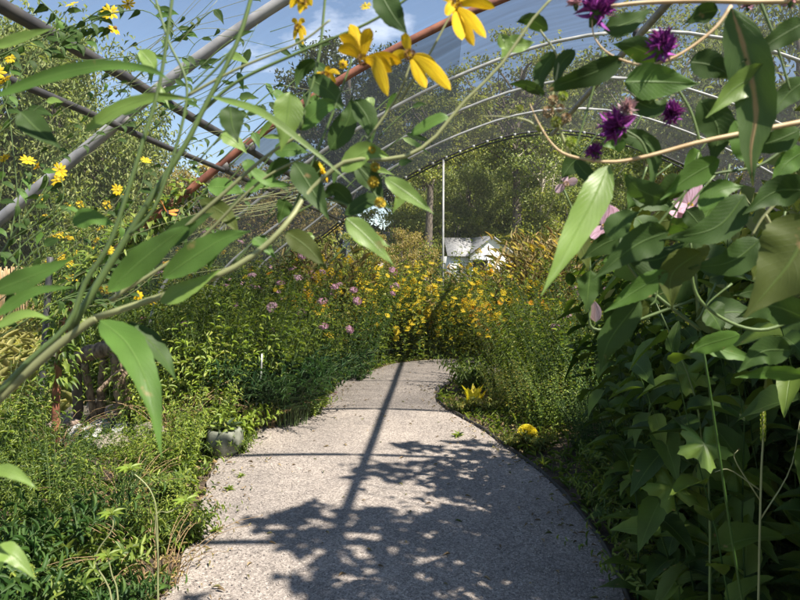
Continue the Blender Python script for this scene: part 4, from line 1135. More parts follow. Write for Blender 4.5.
# ------------------------------------------------------------------ trees
def tree_meshes(seed, H, crown, leafmat_, bark, ls=0.14, nclump=60, per=170, trunk_r=0.22, fork=0.35, clump_r=0.7, limbs=12, weep=0.0):
    """crown = list of (cx, cz, rx, rz, cy, ry) ellipsoids"""
    r = np.random.default_rng(seed)
    cl = []
    wts = np.array([c[2] * c[3] * c[5] for c in crown]); wts = wts / wts.sum()
    for i in range(nclump):
        c = crown[r.choice(len(crown), p=wts)]
        v = norm(r.normal(size=3)) * r.uniform(.45, 1.0) ** .6
        cl.append((c[0] + v[0] * c[2], c[4] + v[1] * c[5], c[1] + v[2] * c[3]))
    cl = np.array(cl)
    g = Geo()
    top = np.array([0, 0, H * .78])
    tr = spline([(0, 0, -.1), (.08, .05, H * .25), (-.06, 0, H * .5), tuple(top)], 14)
    tubes(g, tr, np.linspace(trunk_r, trunk_r * .3, 14)[None] * np.array([1.35] + [1] * 13)[None], 9)
    for i in range(min(limbs * 3, len(cl))):
        big = i < limbs
        z0 = H * (fork + (0.4 if big else .45) * r.uniform(0, 1))
        a = int(np.clip(z0 / (H * .78) * 13, 1, 12)); s = tr[a]
        e_ = cl[i]
        mid = s * .5 + e_ * .5 + r.normal(0, .25, 3) + np.array([0, 0, .3])
        p = spline([tuple(s), tuple(mid), tuple(e_)], 8)
        tubes(g, p, np.linspace(trunk_r * (.42 if big else .2), .015, 8)[None], 5, cap=False)
    tm = g.mesh('trunk', bark)
    gl = Geo()
    k = len(cl) * per
    cc = np.repeat(cl, per, 0)
    cs = np.repeat(r.uniform(.5, 1.15, len(cl)) * clump_r, per)[:, None]
    offv = r.normal(size=(k, 3)) * .45 * np.array([1, 1, .6 + weep]) * cs
    pos = cc + offv
    if weep: pos[:, 2] -= weep * r.uniform(0, 1, k) ** 2 * 1.2
    d = norm(r.normal(size=(k, 3)) + np.array([0, 0, -.3 - weep * 1.5]))
    up = norm(offv + r.normal(size=(k, 3)) * .4 + np.array([0, 0, .5]))
    s = ls * r.uniform(.6, 1.3, k)
    scatter(gl, T_TINY, pos, d, up, s, s * (.28 if weep else .5))
    return tm, gl.mesh('crown', leafmat_)


TM = {}
TM['oak'] = tree_meshes(1, 11, [(0, 7.2, 3.6, 3.2, 0, 3.4), (-2.2, 5.0, 2.2, 1.9, -.6, 2), (2.4, 5.4, 2.3, 2, -.6, 2.2), (0, 10, 2.2, 1.8, 0, 2)], M['tree'], M['bark'], .20, 110, 85, .26, .3, .95)
TM['oak2'] = tree_meshes(2, 12, [(0.6, 8, 3.3, 3.6, 0, 3.2), (-2.4, 7, 2.2, 2.4, 0, 2), (1.8, 5.2, 2, 1.4, 0, 2)], M['tree'], M['bark'], .20, 110, 85, .24, .3, .95)
TM['tall'] = tree_meshes(11, 13, [(0, 9.2, 3.4, 3.2, 0, 3.2), (-2, 7.6, 1.8, 1.5, .8, 1.6), (2, 7.4, 1.8, 1.6, .8, 1.6)], M['tree'], M['bark'], .20, 100, 85, .30, .48, .9)
TM['dark'] = tree_meshes(3, 15, [(0, 9.5, 3.8, 4.6, 0, 3.8), (-2.5, 7, 2.6, 2.6, 0, 2.6), (2.6, 8, 2.4, 3, 0, 2.4)], M['tree_dk'], M['bark'], .24, 130, 115, .3, .25, 1.1)
TM['silver'] = tree_meshes(4, 7.5, [(0, 4.4, 2.6, 2.8, 0, 2.4), (-1.4, 3.2, 1.6, 1.8, 0, 1.6), (1.3, 3.4, 1.5, 1.9, 0, 1.6)], M['tree_grey'], M['bark'], .15, 130, 230, .16, .2, .6, weep=.5)
TM['tan'] = tree_meshes(5, 4.6, [(0, 2.7, 2.0, 1.8, 0, 1.8), (-1.2, 1.9, 1.2, 1.2, 0, 1.3), (1.2, 2.0, 1.3, 1.3, 0, 1.3)], M['tree_tan'], M['bark'], .11, 90, 190, .10, .15, .5)
TM['pale'] = tree_meshes(6, 10, [(0, 6.8, 2.6, 3.0, 0, 2.6), (1, 4.6, 1.8, 1.4, 0, 1.8)], M['tree_grey'], M['bark_pale'], .15, 90, 130, .12, .35, .75)
TM['bush'] = tree_meshes(7, 3.2, [(0, 1.6, 1.8, 1.5, 0, 1.6), (1.2, 1.2, 1.1, 1.1, 0, 1.1), (-1.2, 1.1, 1.1, 1.0, 0, 1.1)], M['tree'], M['bark'], .10, 80, 190, .07, .1, .5)


def tree(kd, px, Y, s, label, rz=0.0, name='tree', sz=None, cat='tree'):
    t = empty(name, label, cat, (px[1] if isinstance(px, tuple) else XY(px, Y), Y, -.04), rz)
    for nm, me in zip(('trunk', 'crown'), TM[kd]):
        o = add(nm, me, t); o.scale = (s, s, sz or s)


TREES = [
 ('silver', 468, 40, 1.15, 'full sunlit tree filling the gap between white post and shed roof', 0.3),
 ('silver', 505, 43, 1.3, 'full sunlit tree above the shed gable', 1.2),
 ('silver', 545, 40, 1.2, 'full sunlit tree right of the thick trunk', 2.1),
 ('silver', 580, 42, 1.35, 'full sunlit tree beside the bright drooping leaf', 3.0),
 ('silver', 618, 39, 1.2, 'full sunlit tree hidden behind the bright drooping leaf', 4.0),
 ('silver', 436, 44, 1.3, 'full sunlit tree behind the forked trunk', 5.0),
 ('bush', 455, 36, 1.5, 'low leafy tree behind the left end of the white shed', .5), ('bush', 496, 42, 1.9, 'leafy low tree right behind the white shed', 1.5), ('bush', 548, 40, 1.8, 'leafy low tree right of the white shed', 2.5),
 ('bush', 570, 35, 1.9, 'leafy low tree further right of the white shed', 3.5), ('bush', 425, 39, 1.9, 'leafy low tree left of the white shed', 4.5), ('bush', 395, 36, 1.6, 'leafy low tree behind the white house', 5.5),
 ('oak', 548, 52, 1.2, 'sunlit tree deep behind the thick trunk', 1.1), ('oak2', 452, 54, 1.25, 'sunlit tree deep behind the shed', 4.1), ('oak', 494, 53, 1.15, 'sunlit tree directly above the white shed', 5.1),
 ('silver', 60, 16, 1.1, 'tall silvery tree behind the left hoops', .3), ('silver', -10, 15.5, 1.15, 'silvery tree cut by the left picture edge', 1.7),
 ('silver', 105, 17, .82, 'silvery tree against the blue gap on the left', 2.9), ('silver', -60, 17, 1.25, 'silvery tree outside the left edge', .9),
 ('tan', 225, 17.5, 1.0, 'tan yellowing bushy tree below the rusty hoop', .2), ('tan', 275, 19, 1.05, 'tan bushy tree right of the rusty hoop', 1.4), ('tan', 175, 21, 1.1, 'tan bushy tree low behind the silvery tree', 2.2),
 ('bush', 130, 12.5, .9, 'low green bush behind the goldenrod on the left', .4), ('bush', 200, 13, .8, 'low green bush left of the tan trees', 1.4), ('bush', 265, 13.2, .75, 'low green bush behind the aster bushes', 2.4),
 ('bush', 325, 16, .8, 'low green bush behind the plume grass', 3.0),
 ('tall', 516, 34, 1.1, 'sunlit tree with thick trunk right of the white shed', .6), ('tall', 430, 33, .9, 'sunlit tree with forked trunk left of the white shed', 2.0),
 ('pale', 540, 34, 1.1, 'slender pale trunked tree right of the thick trunk', 1.2), ('oak', 592, 49, 1.3, 'sunlit tree behind the large drooping leaf', 2.4),
 ('oak2', 472, 51, 1.3, 'tree behind the white shed', 3.0), ('dark', 400, 46, 1.15, 'dark tree behind the net left of the post', .5), ('dark', 350, 38, 1.1, 'dark tall tree seen through the net on the left', 1.5),
 ('dark', 440, 58, 1.3, 'dark tall tree behind the post', 2.5), ('dark', 510, 60, 1.4, 'dark tall tree behind the thick trunk', 3.5), ('dark', 565, 57, 1.3, 'dark tree right of the thick trunk', 4.4),
 ('pale', 655, 20, 1.0, 'pale tree top above the purple flowers on the right', 2.2), ('silver', 790, 15, 1.15, 'silvery tree at the right picture edge', 2.0), ('oak2', 642, 48, 1.2, 'sunlit tree behind the right bushes', .8),
 ('tan', 700, 16, .9, 'tan bushy tree behind the right hoops', 1.0), ('bush', 610, 16, .85, 'low bush right of the tall grasses', 1.1), ('bush', 575, 20, .9, 'low bush behind the tall grasses', .1), ('bush', 528, 24, .5, 'small tan bush right of the shed', .1),
 ('tan', 402, 20, .6, 'small yellow bush left of the post', 1.1), ('bush', 385, 22, .75, 'low green bush half hiding the white house', 2.2), ('silver', 35, 19, 1.0, 'tall full tree behind the silvery trees on the left', 1.1),
 ('bush', ('x', 3.0), 1.3, 1.0, 'added tall dense shrub at the right side of the hoop house shading the gravel', 1.9), ('bush', ('x', 3.1), 3.3, 1.0, 'added tall dense shrub in the back of the broad leaved stand shading the gravel', 3.9), ('bush', ('x', 3.0), -.8, 1.0, 'tall dense shrub behind the camera on the right', .9), ('bush', 760, 13.5, .95, 'low bush at the right tunnel side', 1.9),  # first two shrubs are added to cast crisp shade on the gravel
]
for kd, px, Y, s, lab, rz in TREES:
    tree(kd, px, Y, s, lab, rz, sz=((1.22 if kd == 'oak' else 1.12) if isinstance(px, tuple) else None), name='bush' if kd in ('bush',) else 'tree', cat='bush' if kd == 'bush' else 'tree')

# far wood, one mass
g = Geo(); r = np.random.default_rng(77)
k = 90000
th = r.uniform(-1.15, 1.15, k); rad = r.uniform(58, 75, k)
top = 6.5 + 3.0 * np.array([mnoise.noise(Vector((t * 6, 0, 0))) for t in th]) + 1.5 * np.array([mnoise.noise(Vector((t * 25, 2, 0))) for t in th])
pos = np.stack([np.sin(th) * rad, np.cos(th) * rad, r.uniform(-.2, 1, k) * top], -1)
scatter(g, T_TINY, pos, r.normal(size=(k, 3)), r.normal(size=(k, 3)) + [0, -.5, .6], r.uniform(.5, 1.1, k), r.uniform(.3, .6, k))
tag(add('far_wood', g.mesh('far_wood', M['tree_dk'])), 'distant wood behind the field', 'wood', kind='stuff')

# ------------------------------------------------------------------ shed and far house
def box_mesh(name, x0, x1, y0, y1, z0, z1, mat):
    g = Geo()
    V = [(x, y, z) for z in (z0, z1) for y in (y0, y1) for x in (x0, x1)]
    g.put(V, [[(0, 2, 3, 1), (4, 5, 7, 6), (0, 1, 5, 4), (2, 6, 7, 3), (0, 4, 6, 2), (1, 3, 7, 5)]])
    return g.mesh(name, mat, False)


shed = empty('white_shed', 'small white shed with grey roof and dark doorway beyond the tall grasses', 'shed', (XY(482, 32), 32, -.05), R(16))
shed.scale = (.92, .92, .92)
g = Geo()
w, dp, hw, hp = 1.25, 3.6, 2.1, 3.05     # gable faces the camera right part, long side to the left
V = [(-w + .55, 0, 0), (w + .55, 0, 0), (w + .55, 0, hw), (.55, 0, hp), (-w + .55, 0, hw)]
V += [(x, y + dp, z) for x, y, z in V]
g.put(V, [[(0, 1, 2, 3, 4)], [(5, 9, 8, 7, 6)], [(0, 4, 9, 5), (1, 6, 7, 2)]])
add('wall', g.mesh('wall', M['white_wall'], False), shed)
add('wing_wall', box_mesh('wing_wall', -1.75, -.72, .35, 3.2, 0, 2.0, M['white_wall']), shed)
for sgn in (-1, 1):
    g = Geo(); e0 = (w + .2) * sgn + .55
    zl = hw - .14
    V = [(.55, -.2, hp + .03), (e0, -.2, zl), (e0, dp + .2, zl), (.55, dp + .2, hp + .03), (.55, -.2, hp + .11), (e0, -.2, zl + .08), (e0, dp + .2, zl + .08), (.55, dp + .2, hp + .11)]
    g.put(V, [[(0, 1, 2, 3), (4, 7, 6, 5), (0, 4, 5, 1), (1, 5, 6, 2), (2, 6, 7, 3)]])
    add('roof', g.mesh('roof', M['shingle'], False), shed)
g = Geo()
V = [(-1.95, .15, 1.95), (-.35, .15, 1.95), (-.1, 1.8, 3.0), (-1.7, 1.8, 3.0), (-1.95, .15, 2.03), (-.35, .15, 2.03), (-.1, 1.8, 3.08), (-1.7, 1.8, 3.08)]
g.put(V, [[(0, 3, 2, 1), (4, 5, 6, 7), (0, 1, 5, 4), (1, 2, 6, 5), (2, 3, 7, 6), (3, 0, 4, 7)]])
add('wing_roof', g.mesh('wing_roof', M['shingle'], False), shed)
add('doorway', box_mesh('doorway', -.55, .3, -.03, .05, 0, 1.75, M['dark_in']), shed)  # flat dark panel on the wall, painted as the shade inside
add('door_frame', box_mesh('door_frame', -.62, -.56, -.05, .05, 0, 1.8, M['white_wall']), shed)
add('awning', box_mesh('awning', -.65, .4, -.35, -.04, 1.76, 1.83, M['shingle']), shed)

hs = empty('white_house', 'distant white house wall seen left of the white post', 'house', (XY(390, 36), 36, -.05), R(6))
hs.scale = (.72, .72, .72)
add('wall', box_mesh('wall', -3.5, 1.6, 0, 5, 0, 3.4, M['white_wall']), hs)
g = Geo()
V = [(-3.8, -.3, 3.35), (1.9, -.3, 3.35), (1.9, 2.5, 4.7), (-3.8, 2.5, 4.7), (-3.8, 5.3, 3.35), (1.9, 5.3, 3.35)]
g.put(V, [[(0, 1, 2, 3), (3, 2, 5, 4), (0, 3, 4), ], ]) if False else g.put(V, [[(0, 1, 2, 3), (3, 2, 5, 4)], [(0, 3, 4), (1, 5, 2)]])
add('roof', g.mesh('roof', M['shingle'], False), hs)
for x in (-2.4, -.8, .6):
    f = add('window', box_mesh('window', x - .42, x + .42, -.04, .02, 1.2, 2.3, M['white_wall']), hs)
    add('pane', box_mesh('pane', x - .34, x + .34, -.06, -.042, 1.28, 2.22, M['glass']), f)

# vine climbing the left leg of the red hoop
vn = empty('climbing_vine', 'leafy vine climbing the left leg of the rusty red hoop', 'vine')
vp = [p for p in hoop_pts(4.7, 90) if p[0] < AX - 3.7 and p[2] > .5]
r = np.random.default_rng(3)
k = 900
u = r.uniform(0, len(vp) - 1.01, k); i0 = u.astype(int); f = (u - i0)[:, None]; vp = np.array(vp)
c0 = vp[i0] * (1 - f) + vp[i0 + 1] * f
o3 = norm(r.normal(size=(k, 3)))
g = Geo(); scatter(g, T_OVATE, c0 + o3 * r.uniform(.03, .13, (k, 1)), o3 + [0, 0, -.4], o3 * .3 + [0, -.3, 1], r.uniform(.05, .10, k), r.uniform(.025, .05, k))
add('foliage', g.mesh('foliage', M['leaf']), vn)
g = Geo(); t = np.linspace(0, 1, 80)
ci = vp[np.clip((t * (len(vp) - 1)).astype(int), 0, len(vp) - 1)]
tubes(g, ci + np.stack([np.cos(t * 40), np.sin(t * 40), 0 * t], -1) * .05, np.full((1, 80), .006), 6)
add('stem', g.mesh('stem', M['drystem']), vn)
for px, Y, h, lab in ((462, 6.15, .22, 'small weed in front of the yellow leaf clump on the left'), (486, 6.2, .26, 'small weed in front of the yellow leaf clump on the right'), (514, 5.0, .2, 'small weed left of the yellow bloom clump'), (541, 4.95, .24, 'small weed right of the yellow bloom clump'),
                   (236, 4.7, .22, 'small weed against the right side of the stone pot'), (214, 4.62, .26, 'small weed in front of the stone pot')):
    plant('weed', 'ground_weed', XY(px, Y), Y, h, lab, 'weed', mat=M['leaf_yel'] if px > 400 else None)

# unseen leafy vine added over the near right part of the tunnel; its shade dapples the gravel
rv = empty('shade_vine', 'unseen leafy vine added over the hoops to shade the right of the path', 'vine')
r = np.random.default_rng(17)
P_, N_ = [], []
while len(P_) < 5200:
    x = r.uniform(.9, 5.6); y = r.uniform(.3, 3.9)
    n1 = mnoise.noise(Vector((x * 1.5, y * 1.5, 4.0))) + .55 * mnoise.noise(Vector((x * 4.2, y * 4.2, 9.0)))
    edge = 1.25 + max(0.0, (y - 2.4)) * .75
    want = -.35 + max(0.0, (edge + .9 - x)) * .75 + (max(0.0, y - 3.3) * 1.2)
    if x < edge or n1 < want: continue
    P_.append((x, y, prof_z(x - AX) + .03 + r.uniform(0, .14))); N_.append(0)
P_ = np.array(P_); k = len(P_)
az = r.uniform(0, 6.28, k)
g = Geo(); scatter(g, T_OVATE, P_, np.stack([np.cos(az), np.sin(az), r.normal(-.1, .25, k)], -1), np.tile([0, 0, 1.], (k, 1)) + r.normal(0, .3, (k, 3)), r.uniform(.08, .15, k), r.uniform(.05, .09, k))
add('foliage', g.mesh('foliage', M['leaf']), rv)
g = Geo()
for i in range(9):
    y0 = .4 + i * .38
    xs = np.linspace(6.2, 1.3 + r.uniform(0, .8), 24)
    tubes(g, [(x, y0 + .25 * math.sin(x * 2 + i), prof_z(x - AX) + .05) for x in xs], np.linspace(.012, .004, 24)[None], 6)
add('stem', g.mesh('stem', M['drystem']), rv)

g = Geo(); r = np.random.default_rng(31); pts = []
while len(pts) < 900:
    y = r.uniform(1.6, 9); x = r.uniform(-1.9, 1.1)
    if not on_path(x, y, 0): continue
    i = int(np.argmin(np.abs(PA[:, 1] - y))); j = int(np.argmin(np.abs(PB[:, 1] - y)))
    dd = min(x - PA[i][0], PB[j][0] - x)
    if r.uniform() < math.exp(-dd * 9) + .02: pts.append((x, y, .026))
pts = np.array(pts); k = len(pts); az = r.uniform(0, 6.28, k)
scatter(g, T_LANCE3, pts, np.stack([np.cos(az), np.sin(az), r.uniform(-.05, .25, k)], -1), np.tile([0, 0, 1.], (k, 1)), r.uniform(.012, .05, k), r.uniform(.006, .016, k))
M['litter'] = leafmat('litter', [(0.10, 0.07, 0.04), (0.28, 0.20, 0.11), (0.10, 0.13, 0.03), (0.38, 0.28, 0.16)], .1, .8)
tag(add('path_litter', g.mesh('path_litter', M['litter'])), 'small dry leaves and crumbs along the gravel edges', 'litter', kind='stuff')

# thin summer haze
hz = add('haze', box_mesh('haze', -150, 150, -40, 200, -1.1, 26, None))
hm, n, l = newmat('haze air')
o_ = n.new('ShaderNodeOutputMaterial'); pv = n.new('ShaderNodeVolumePrincipled')
pv.inputs['Density'].default_value = 0.0007; pv.inputs['Color'].default_value = (.98, .98, .96, 1); pv.inputs['Anisotropy'].default_value = 0.0
l.new(pv.outputs[0], o_.inputs['Volume'])
hz.data.materials.clear(); hz.data.materials.append(hm)
tag(hz, 'thin haze', kind='stuff')
# ------------------------------------------------------------------ near plants: stems, leaves and flowers traced in depth
NEARP = lambda t: 1.12 * math.sin(PI * t ** .66) ** 1.05 * (1 - t) ** .12


def near_leaf(parent, pts, d, wpx, mat, name='leaf', tilt=0.4, fold=0.16, label=None, prof=NEARP, ny=20, pts_d=None, roll=0.0):
    """pts photo pixels of the midrib, d depth (or list), wpx width in px at that depth"""
    ds = d if isinstance(d, (list, tuple)) else [d] * len(pts)
    ctr = [P(p[0], p[1], q) for p, q in zip(pts, ds)]
    path = spline(ctr, ny + 1)
    dm = sum(ds) / len(ds)
    w = wpx / FPX * dm
    tan = norm(np.gradient(path, axis=0))
    view = norm(path - np.array(cam.location))
    side = norm(np.cross(tan, view))
    # tilt the blade about its midrib so that it is seen partly from the side
    nrm = norm(np.cross(side, tan))
    side = side * math.cos(tilt) + nrm * math.sin(tilt)
    nrm = norm(np.cross(side, tan))
    if (nrm @ np.array([0.3, -0.4, 1])).mean() < 0: nrm = -nrm
    V, U = [], []
    cols = (-1, -.5, 0, .5, 1)
    ws = w / max(.55, math.cos(tilt))
    sd = random.random() * 50
    for i in range(ny + 1):
        t = i / ny
        ww = max(prof(min(t, 0.999)) if 0 < t < 1 else 0.03, 0.03) * ws * .5
        ww *= 1 + .10 * mnoise.noise(Vector((t * 7, sd, 0))) + .05 * (i % 2)
        for c in cols:
            wv = .16 * ws * mnoise.noise(Vector((t * 4.5, c * 1.2 + sd, 1)))
            V.append(path[i] + side[i] * ww * c + nrm[i] * (fold * abs(c) * ww + wv * abs(c)))
            U.append((.5 + c * .5, t))
    idx = np.arange((ny + 1) * 5).reshape(ny + 1, 5)
    g = Geo(); g.put(V, [np.stack([idx[:-1, :-1], idx[:-1, 1:], idx[1:, 1:], idx[1:, :-1]], -1).reshape(-1, 4)], 0, U)
    o = add(name, g.mesh(name, mat), parent)
    if label: o['label'] = label
    return o


def near_stem(parent, pts, d, rpx, mat, name='stem', r1=None, n=28):
    ds = d if isinstance(d, (list, tuple)) else [d] * len(pts)
    ctr = [P(p[0], p[1], q) for p, q in zip(pts, ds)]
    rpx *= .68; r1 = r1 * .6 if r1 else rpx * .6
    return add(name, tube_mesh(name, ctr, rpx / FPX * ds[0], r1 / FPX * ds[-1], mat, n, 10), parent)


def ground_stem(parent, foot, px, py, d, r, mat):
    a = Vector(foot); b = P(px, py, d)
    return add('stem', tube_mesh('stem', [a, a.lerp(b, .5) + Vector((-.06, 0, .05)), b], r * 1.2, r, mat, 16, 10), parent)


def near_flower(parent, c, petals, d, eye_px=7, mat='yellow', wpx=13, eye='eye', label=None):
    """petals: end pixels, each with its depth offset"""
    C0 = P(c[0], c[1], d)
    f = bpy.data.objects.new('flower', None); f.location = (0, 0, 0); link(f, parent)
    if label: f['label'] = label
    for q in petals:
        e_ = P(q[0], q[1], d + (q[2] if len(q) > 2 else 0.0))
        mid = C0.lerp(e_, .5) + Vector((0, 0, (q[3] if len(q) > 3 else .004)))
        near_leaf_pts(f, [C0, mid, e_], .85 * (q[4] if len(q) > 4 else wpx) / FPX * d, M[mat], 'petal')
    g = Geo(); rr = eye_px / FPX * d
    k = 90; i = np.arange(k); ph = np.arccos(1 - 2 * (i + .5) / k); tt = PI * (1 + 5 ** .5) * i
    n3 = np.stack([np.cos(tt) * np.sin(ph), np.sin(tt) * np.sin(ph), np.cos(ph)], -1)
    scatter(g, T_LANCE, n3 * rr * .6, n3 + .01, np.cross(n3, [.3, .5, .2]), rr * .55, rr * .3)
    o = add('centre', g.mesh('centre', M[eye]), f, C0)
    return f


def near_leaf_pts(parent, ctr, w, mat, name, tilt=.25, ny=10, prof=None):
    prof = prof or (lambda t: math.sin(PI * t ** 1.25) ** .6)
    path = spline(ctr, ny + 1)
    tan = norm(np.gradient(path, axis=0)); view = norm(path - np.array(cam.location))
    side = norm(np.cross(tan, view)); nrm = norm(np.cross(side, tan))
    a = tilt * random.choice((-1, 1)) * random.uniform(.5, 1.8)
    side = side * math.cos(a) + nrm * math.sin(a); nrm = norm(np.cross(side, tan))
    V, U = [], []
    for i in range(ny + 1):
        t = i / ny
        ww = max(prof(t) if 0 < t < 1 else .04, .12 if t < .95 else .04) * w * .5
        for c in (-1, -.5, 0, .5, 1):
            V.append(path[i] + side[i] * ww * c + nrm[i] * ww * (.22 * c * c + .06 * math.cos(c * 9)))
            U.append((.5 + c * .5, t))
    idx = np.arange((ny + 1) * 5).reshape(ny + 1, 5)
    g = Geo(); g.put(V, [np.stack([idx[:-1, :-1], idx[:-1, 1:], idx[1:, 1:], idx[1:, :-1]], -1).reshape(-1, 4)], 0, U)
    return add(name, g.mesh(name, mat), parent)


def floret_head(parent, c, d, rpx, mat='purple', n=130, label=None, up=(0, 0, 1)):
    """ragged composite flower: narrow florets bursting out of a green cup"""
    C0 = P(c[0], c[1], d); R0 = rpx / FPX * d
    r = np.random.default_rng(int(c[0] * 7 + c[1]))
    f = bpy.data.objects.new('flower', None); f.location = C0; link(f, parent)
    if label: f['label'] = label
    v = norm(r.normal(size=(n, 3))); u = np.array(up, float); u /= np.linalg.norm(u)
    v = norm(v + u * .75)
    g = Geo()
    scatter(g, T_TINY, v * R0 * .12, v + r.normal(size=v.shape) * .1, np.cross(v, r.normal(size=v.shape)), R0 * r.uniform(.55, 1.2, n), R0 * .085)
    add('florets', g.mesh('florets', M[mat]), f)
    g = Geo()
    path = np.array([-u * R0 * .75, -u * R0 * .4, -u * R0 * .05, u * R0 * .15])
    tubes(g, path, np.array([[.10, .26, .34, .24]]) * R0, 9)
    add('cup', g.mesh('cup', M['leaf_dk']), f)
    return f


def bud(parent, px, py, d, rpx, mat='yellow', name='bud'):
    g = Geo(); R0 = rpx / FPX * d; k = 60
    i = np.arange(k); ph = np.arccos(1 - 2 * (i + .5) / k); tt = PI * (1 + 5 ** .5) * i
    n3 = np.stack([np.cos(tt) * np.sin(ph), np.sin(tt) * np.sin(ph), np.cos(ph)], -1)
    scatter(g, T_LANCE3, n3 * R0 * .5, n3, np.cross(n3, [.3, .5, .2]), R0 * .6, R0 * .45)
    return add(name, g.mesh(name, M[mat]), parent, P(px, py, d))


def small_daisy(parent, px, py, d, rpx, mat='yellow'):
    me = FL['yellow2'] if (px + py) % 2 else FL['yellow']
    c = P(px, py, d)
    o = bpy.data.objects.new('flower', me)
    v = Vector((random.uniform(-.5, .5), random.uniform(-1, .2), random.uniform(-.2, .6))).normalized()
    o.rotation_mode = 'QUATERNION'; o.rotation_quaternion = v.to_track_quat('Z', 'Y')
    s = rpx / FPX * d / .036
    o.scale = (s, s, s); o.location = c
    return link(o, parent)


N, ND, NL, NO = M['near'], M['near_dk'], M['near_lit'], M['near_olive']
ST, SP, STN = M['stem'], M['stem_pale'], M['stem_tan']

# --- near left plant: its stems lean in from the lower left
A = empty('leaning_sunflower_plant', 'large near plant leaning in from the left with grey green stems and long leaves', 'plant', (-.8, .35, 0))
A.location = (0, 0, 0)
ground_stem(A, (-.72, .38, 0), -8, 405, .50, .004, SP)
near_stem(A, [(-8, 405), (20, 378), (55, 348), (85, 325), (97, 318)], [.50, .50, .50, .50, .50], 7.5, SP, r1=6)
near_stem(A, [(-6, 398), (30, 360), (68, 325), (85, 283), (105, 252), (118, 222), (145, 135), (160, 82), (172, 0), (175, -40)], .46, 4.6, ST, r1=2.5)
near_stem(A, [(70, 330), (100, 280), (122, 245), (150, 200), (168, 172), (187, 142), (202, 112), (236, 45), (252, -5), (262, -40)], .50, 5.5, ST, r1=3)
near_stem(A, [(95, 318), (150, 300), (215, 277), (258, 252), (288, 222), (305, 196), (330, 172), (352, 160), (400, 158), (432, 140), (462, 104), (500, 66), (532, 20), (560, -10)], [.5] * 5 + [.52] * 9, 5.0, SP, r1=2.2)
near_stem(A, [(112, 300), (145, 272), (185, 228), (222, 195), (252, 168), (275, 150), (300, 135)], .52, 3.6, SP, r1=2.4)
near_stem(A, [(110, 300), (170, 262), (205, 235), (262, 180), (320, 150)], .55, 3.0, SP, r1=1.8)
near_stem(A, [(130, 235), (158, 200), (187, 96), (168, 40), (150, -20)], .48, 2.6, ST, r1=1.8)
near_stem(A, [(187, 96), (235, 70), (300, 42), (330, 20)], .5, 2.2, SP, r1=1.5)
near_stem(A, [(236, 45), (215, 70), (187, 96)], .5, 2.2, ST)
near_stem(A, [(205, 108), (240, 80), (300, 52), (370, 22), (420, -10)], .52, 2.6, ST, r1=2)
near_stem(A, [(288, 222), (330, 120), (352, 60)], .53, 2.2, ST, r1=1.6)
near_stem(A, [(300, 130), (318, 60), (325, 0), (328, -30)], .53, 2.4, ST, r1=1.8)
near_stem(A, [(352, 160), (395, 100), (412, 60)], .53, 2.0, SP, r1=1.6)
near_stem(A, [(400, 100), (425, 62), (452, 12)], .52, 2.0, SP, r1=1.6)
for a in ([(290, 222), (292, 216), (330, 200), (372, 218)],):
    near_stem(A, a, .54, 2.0, ST)
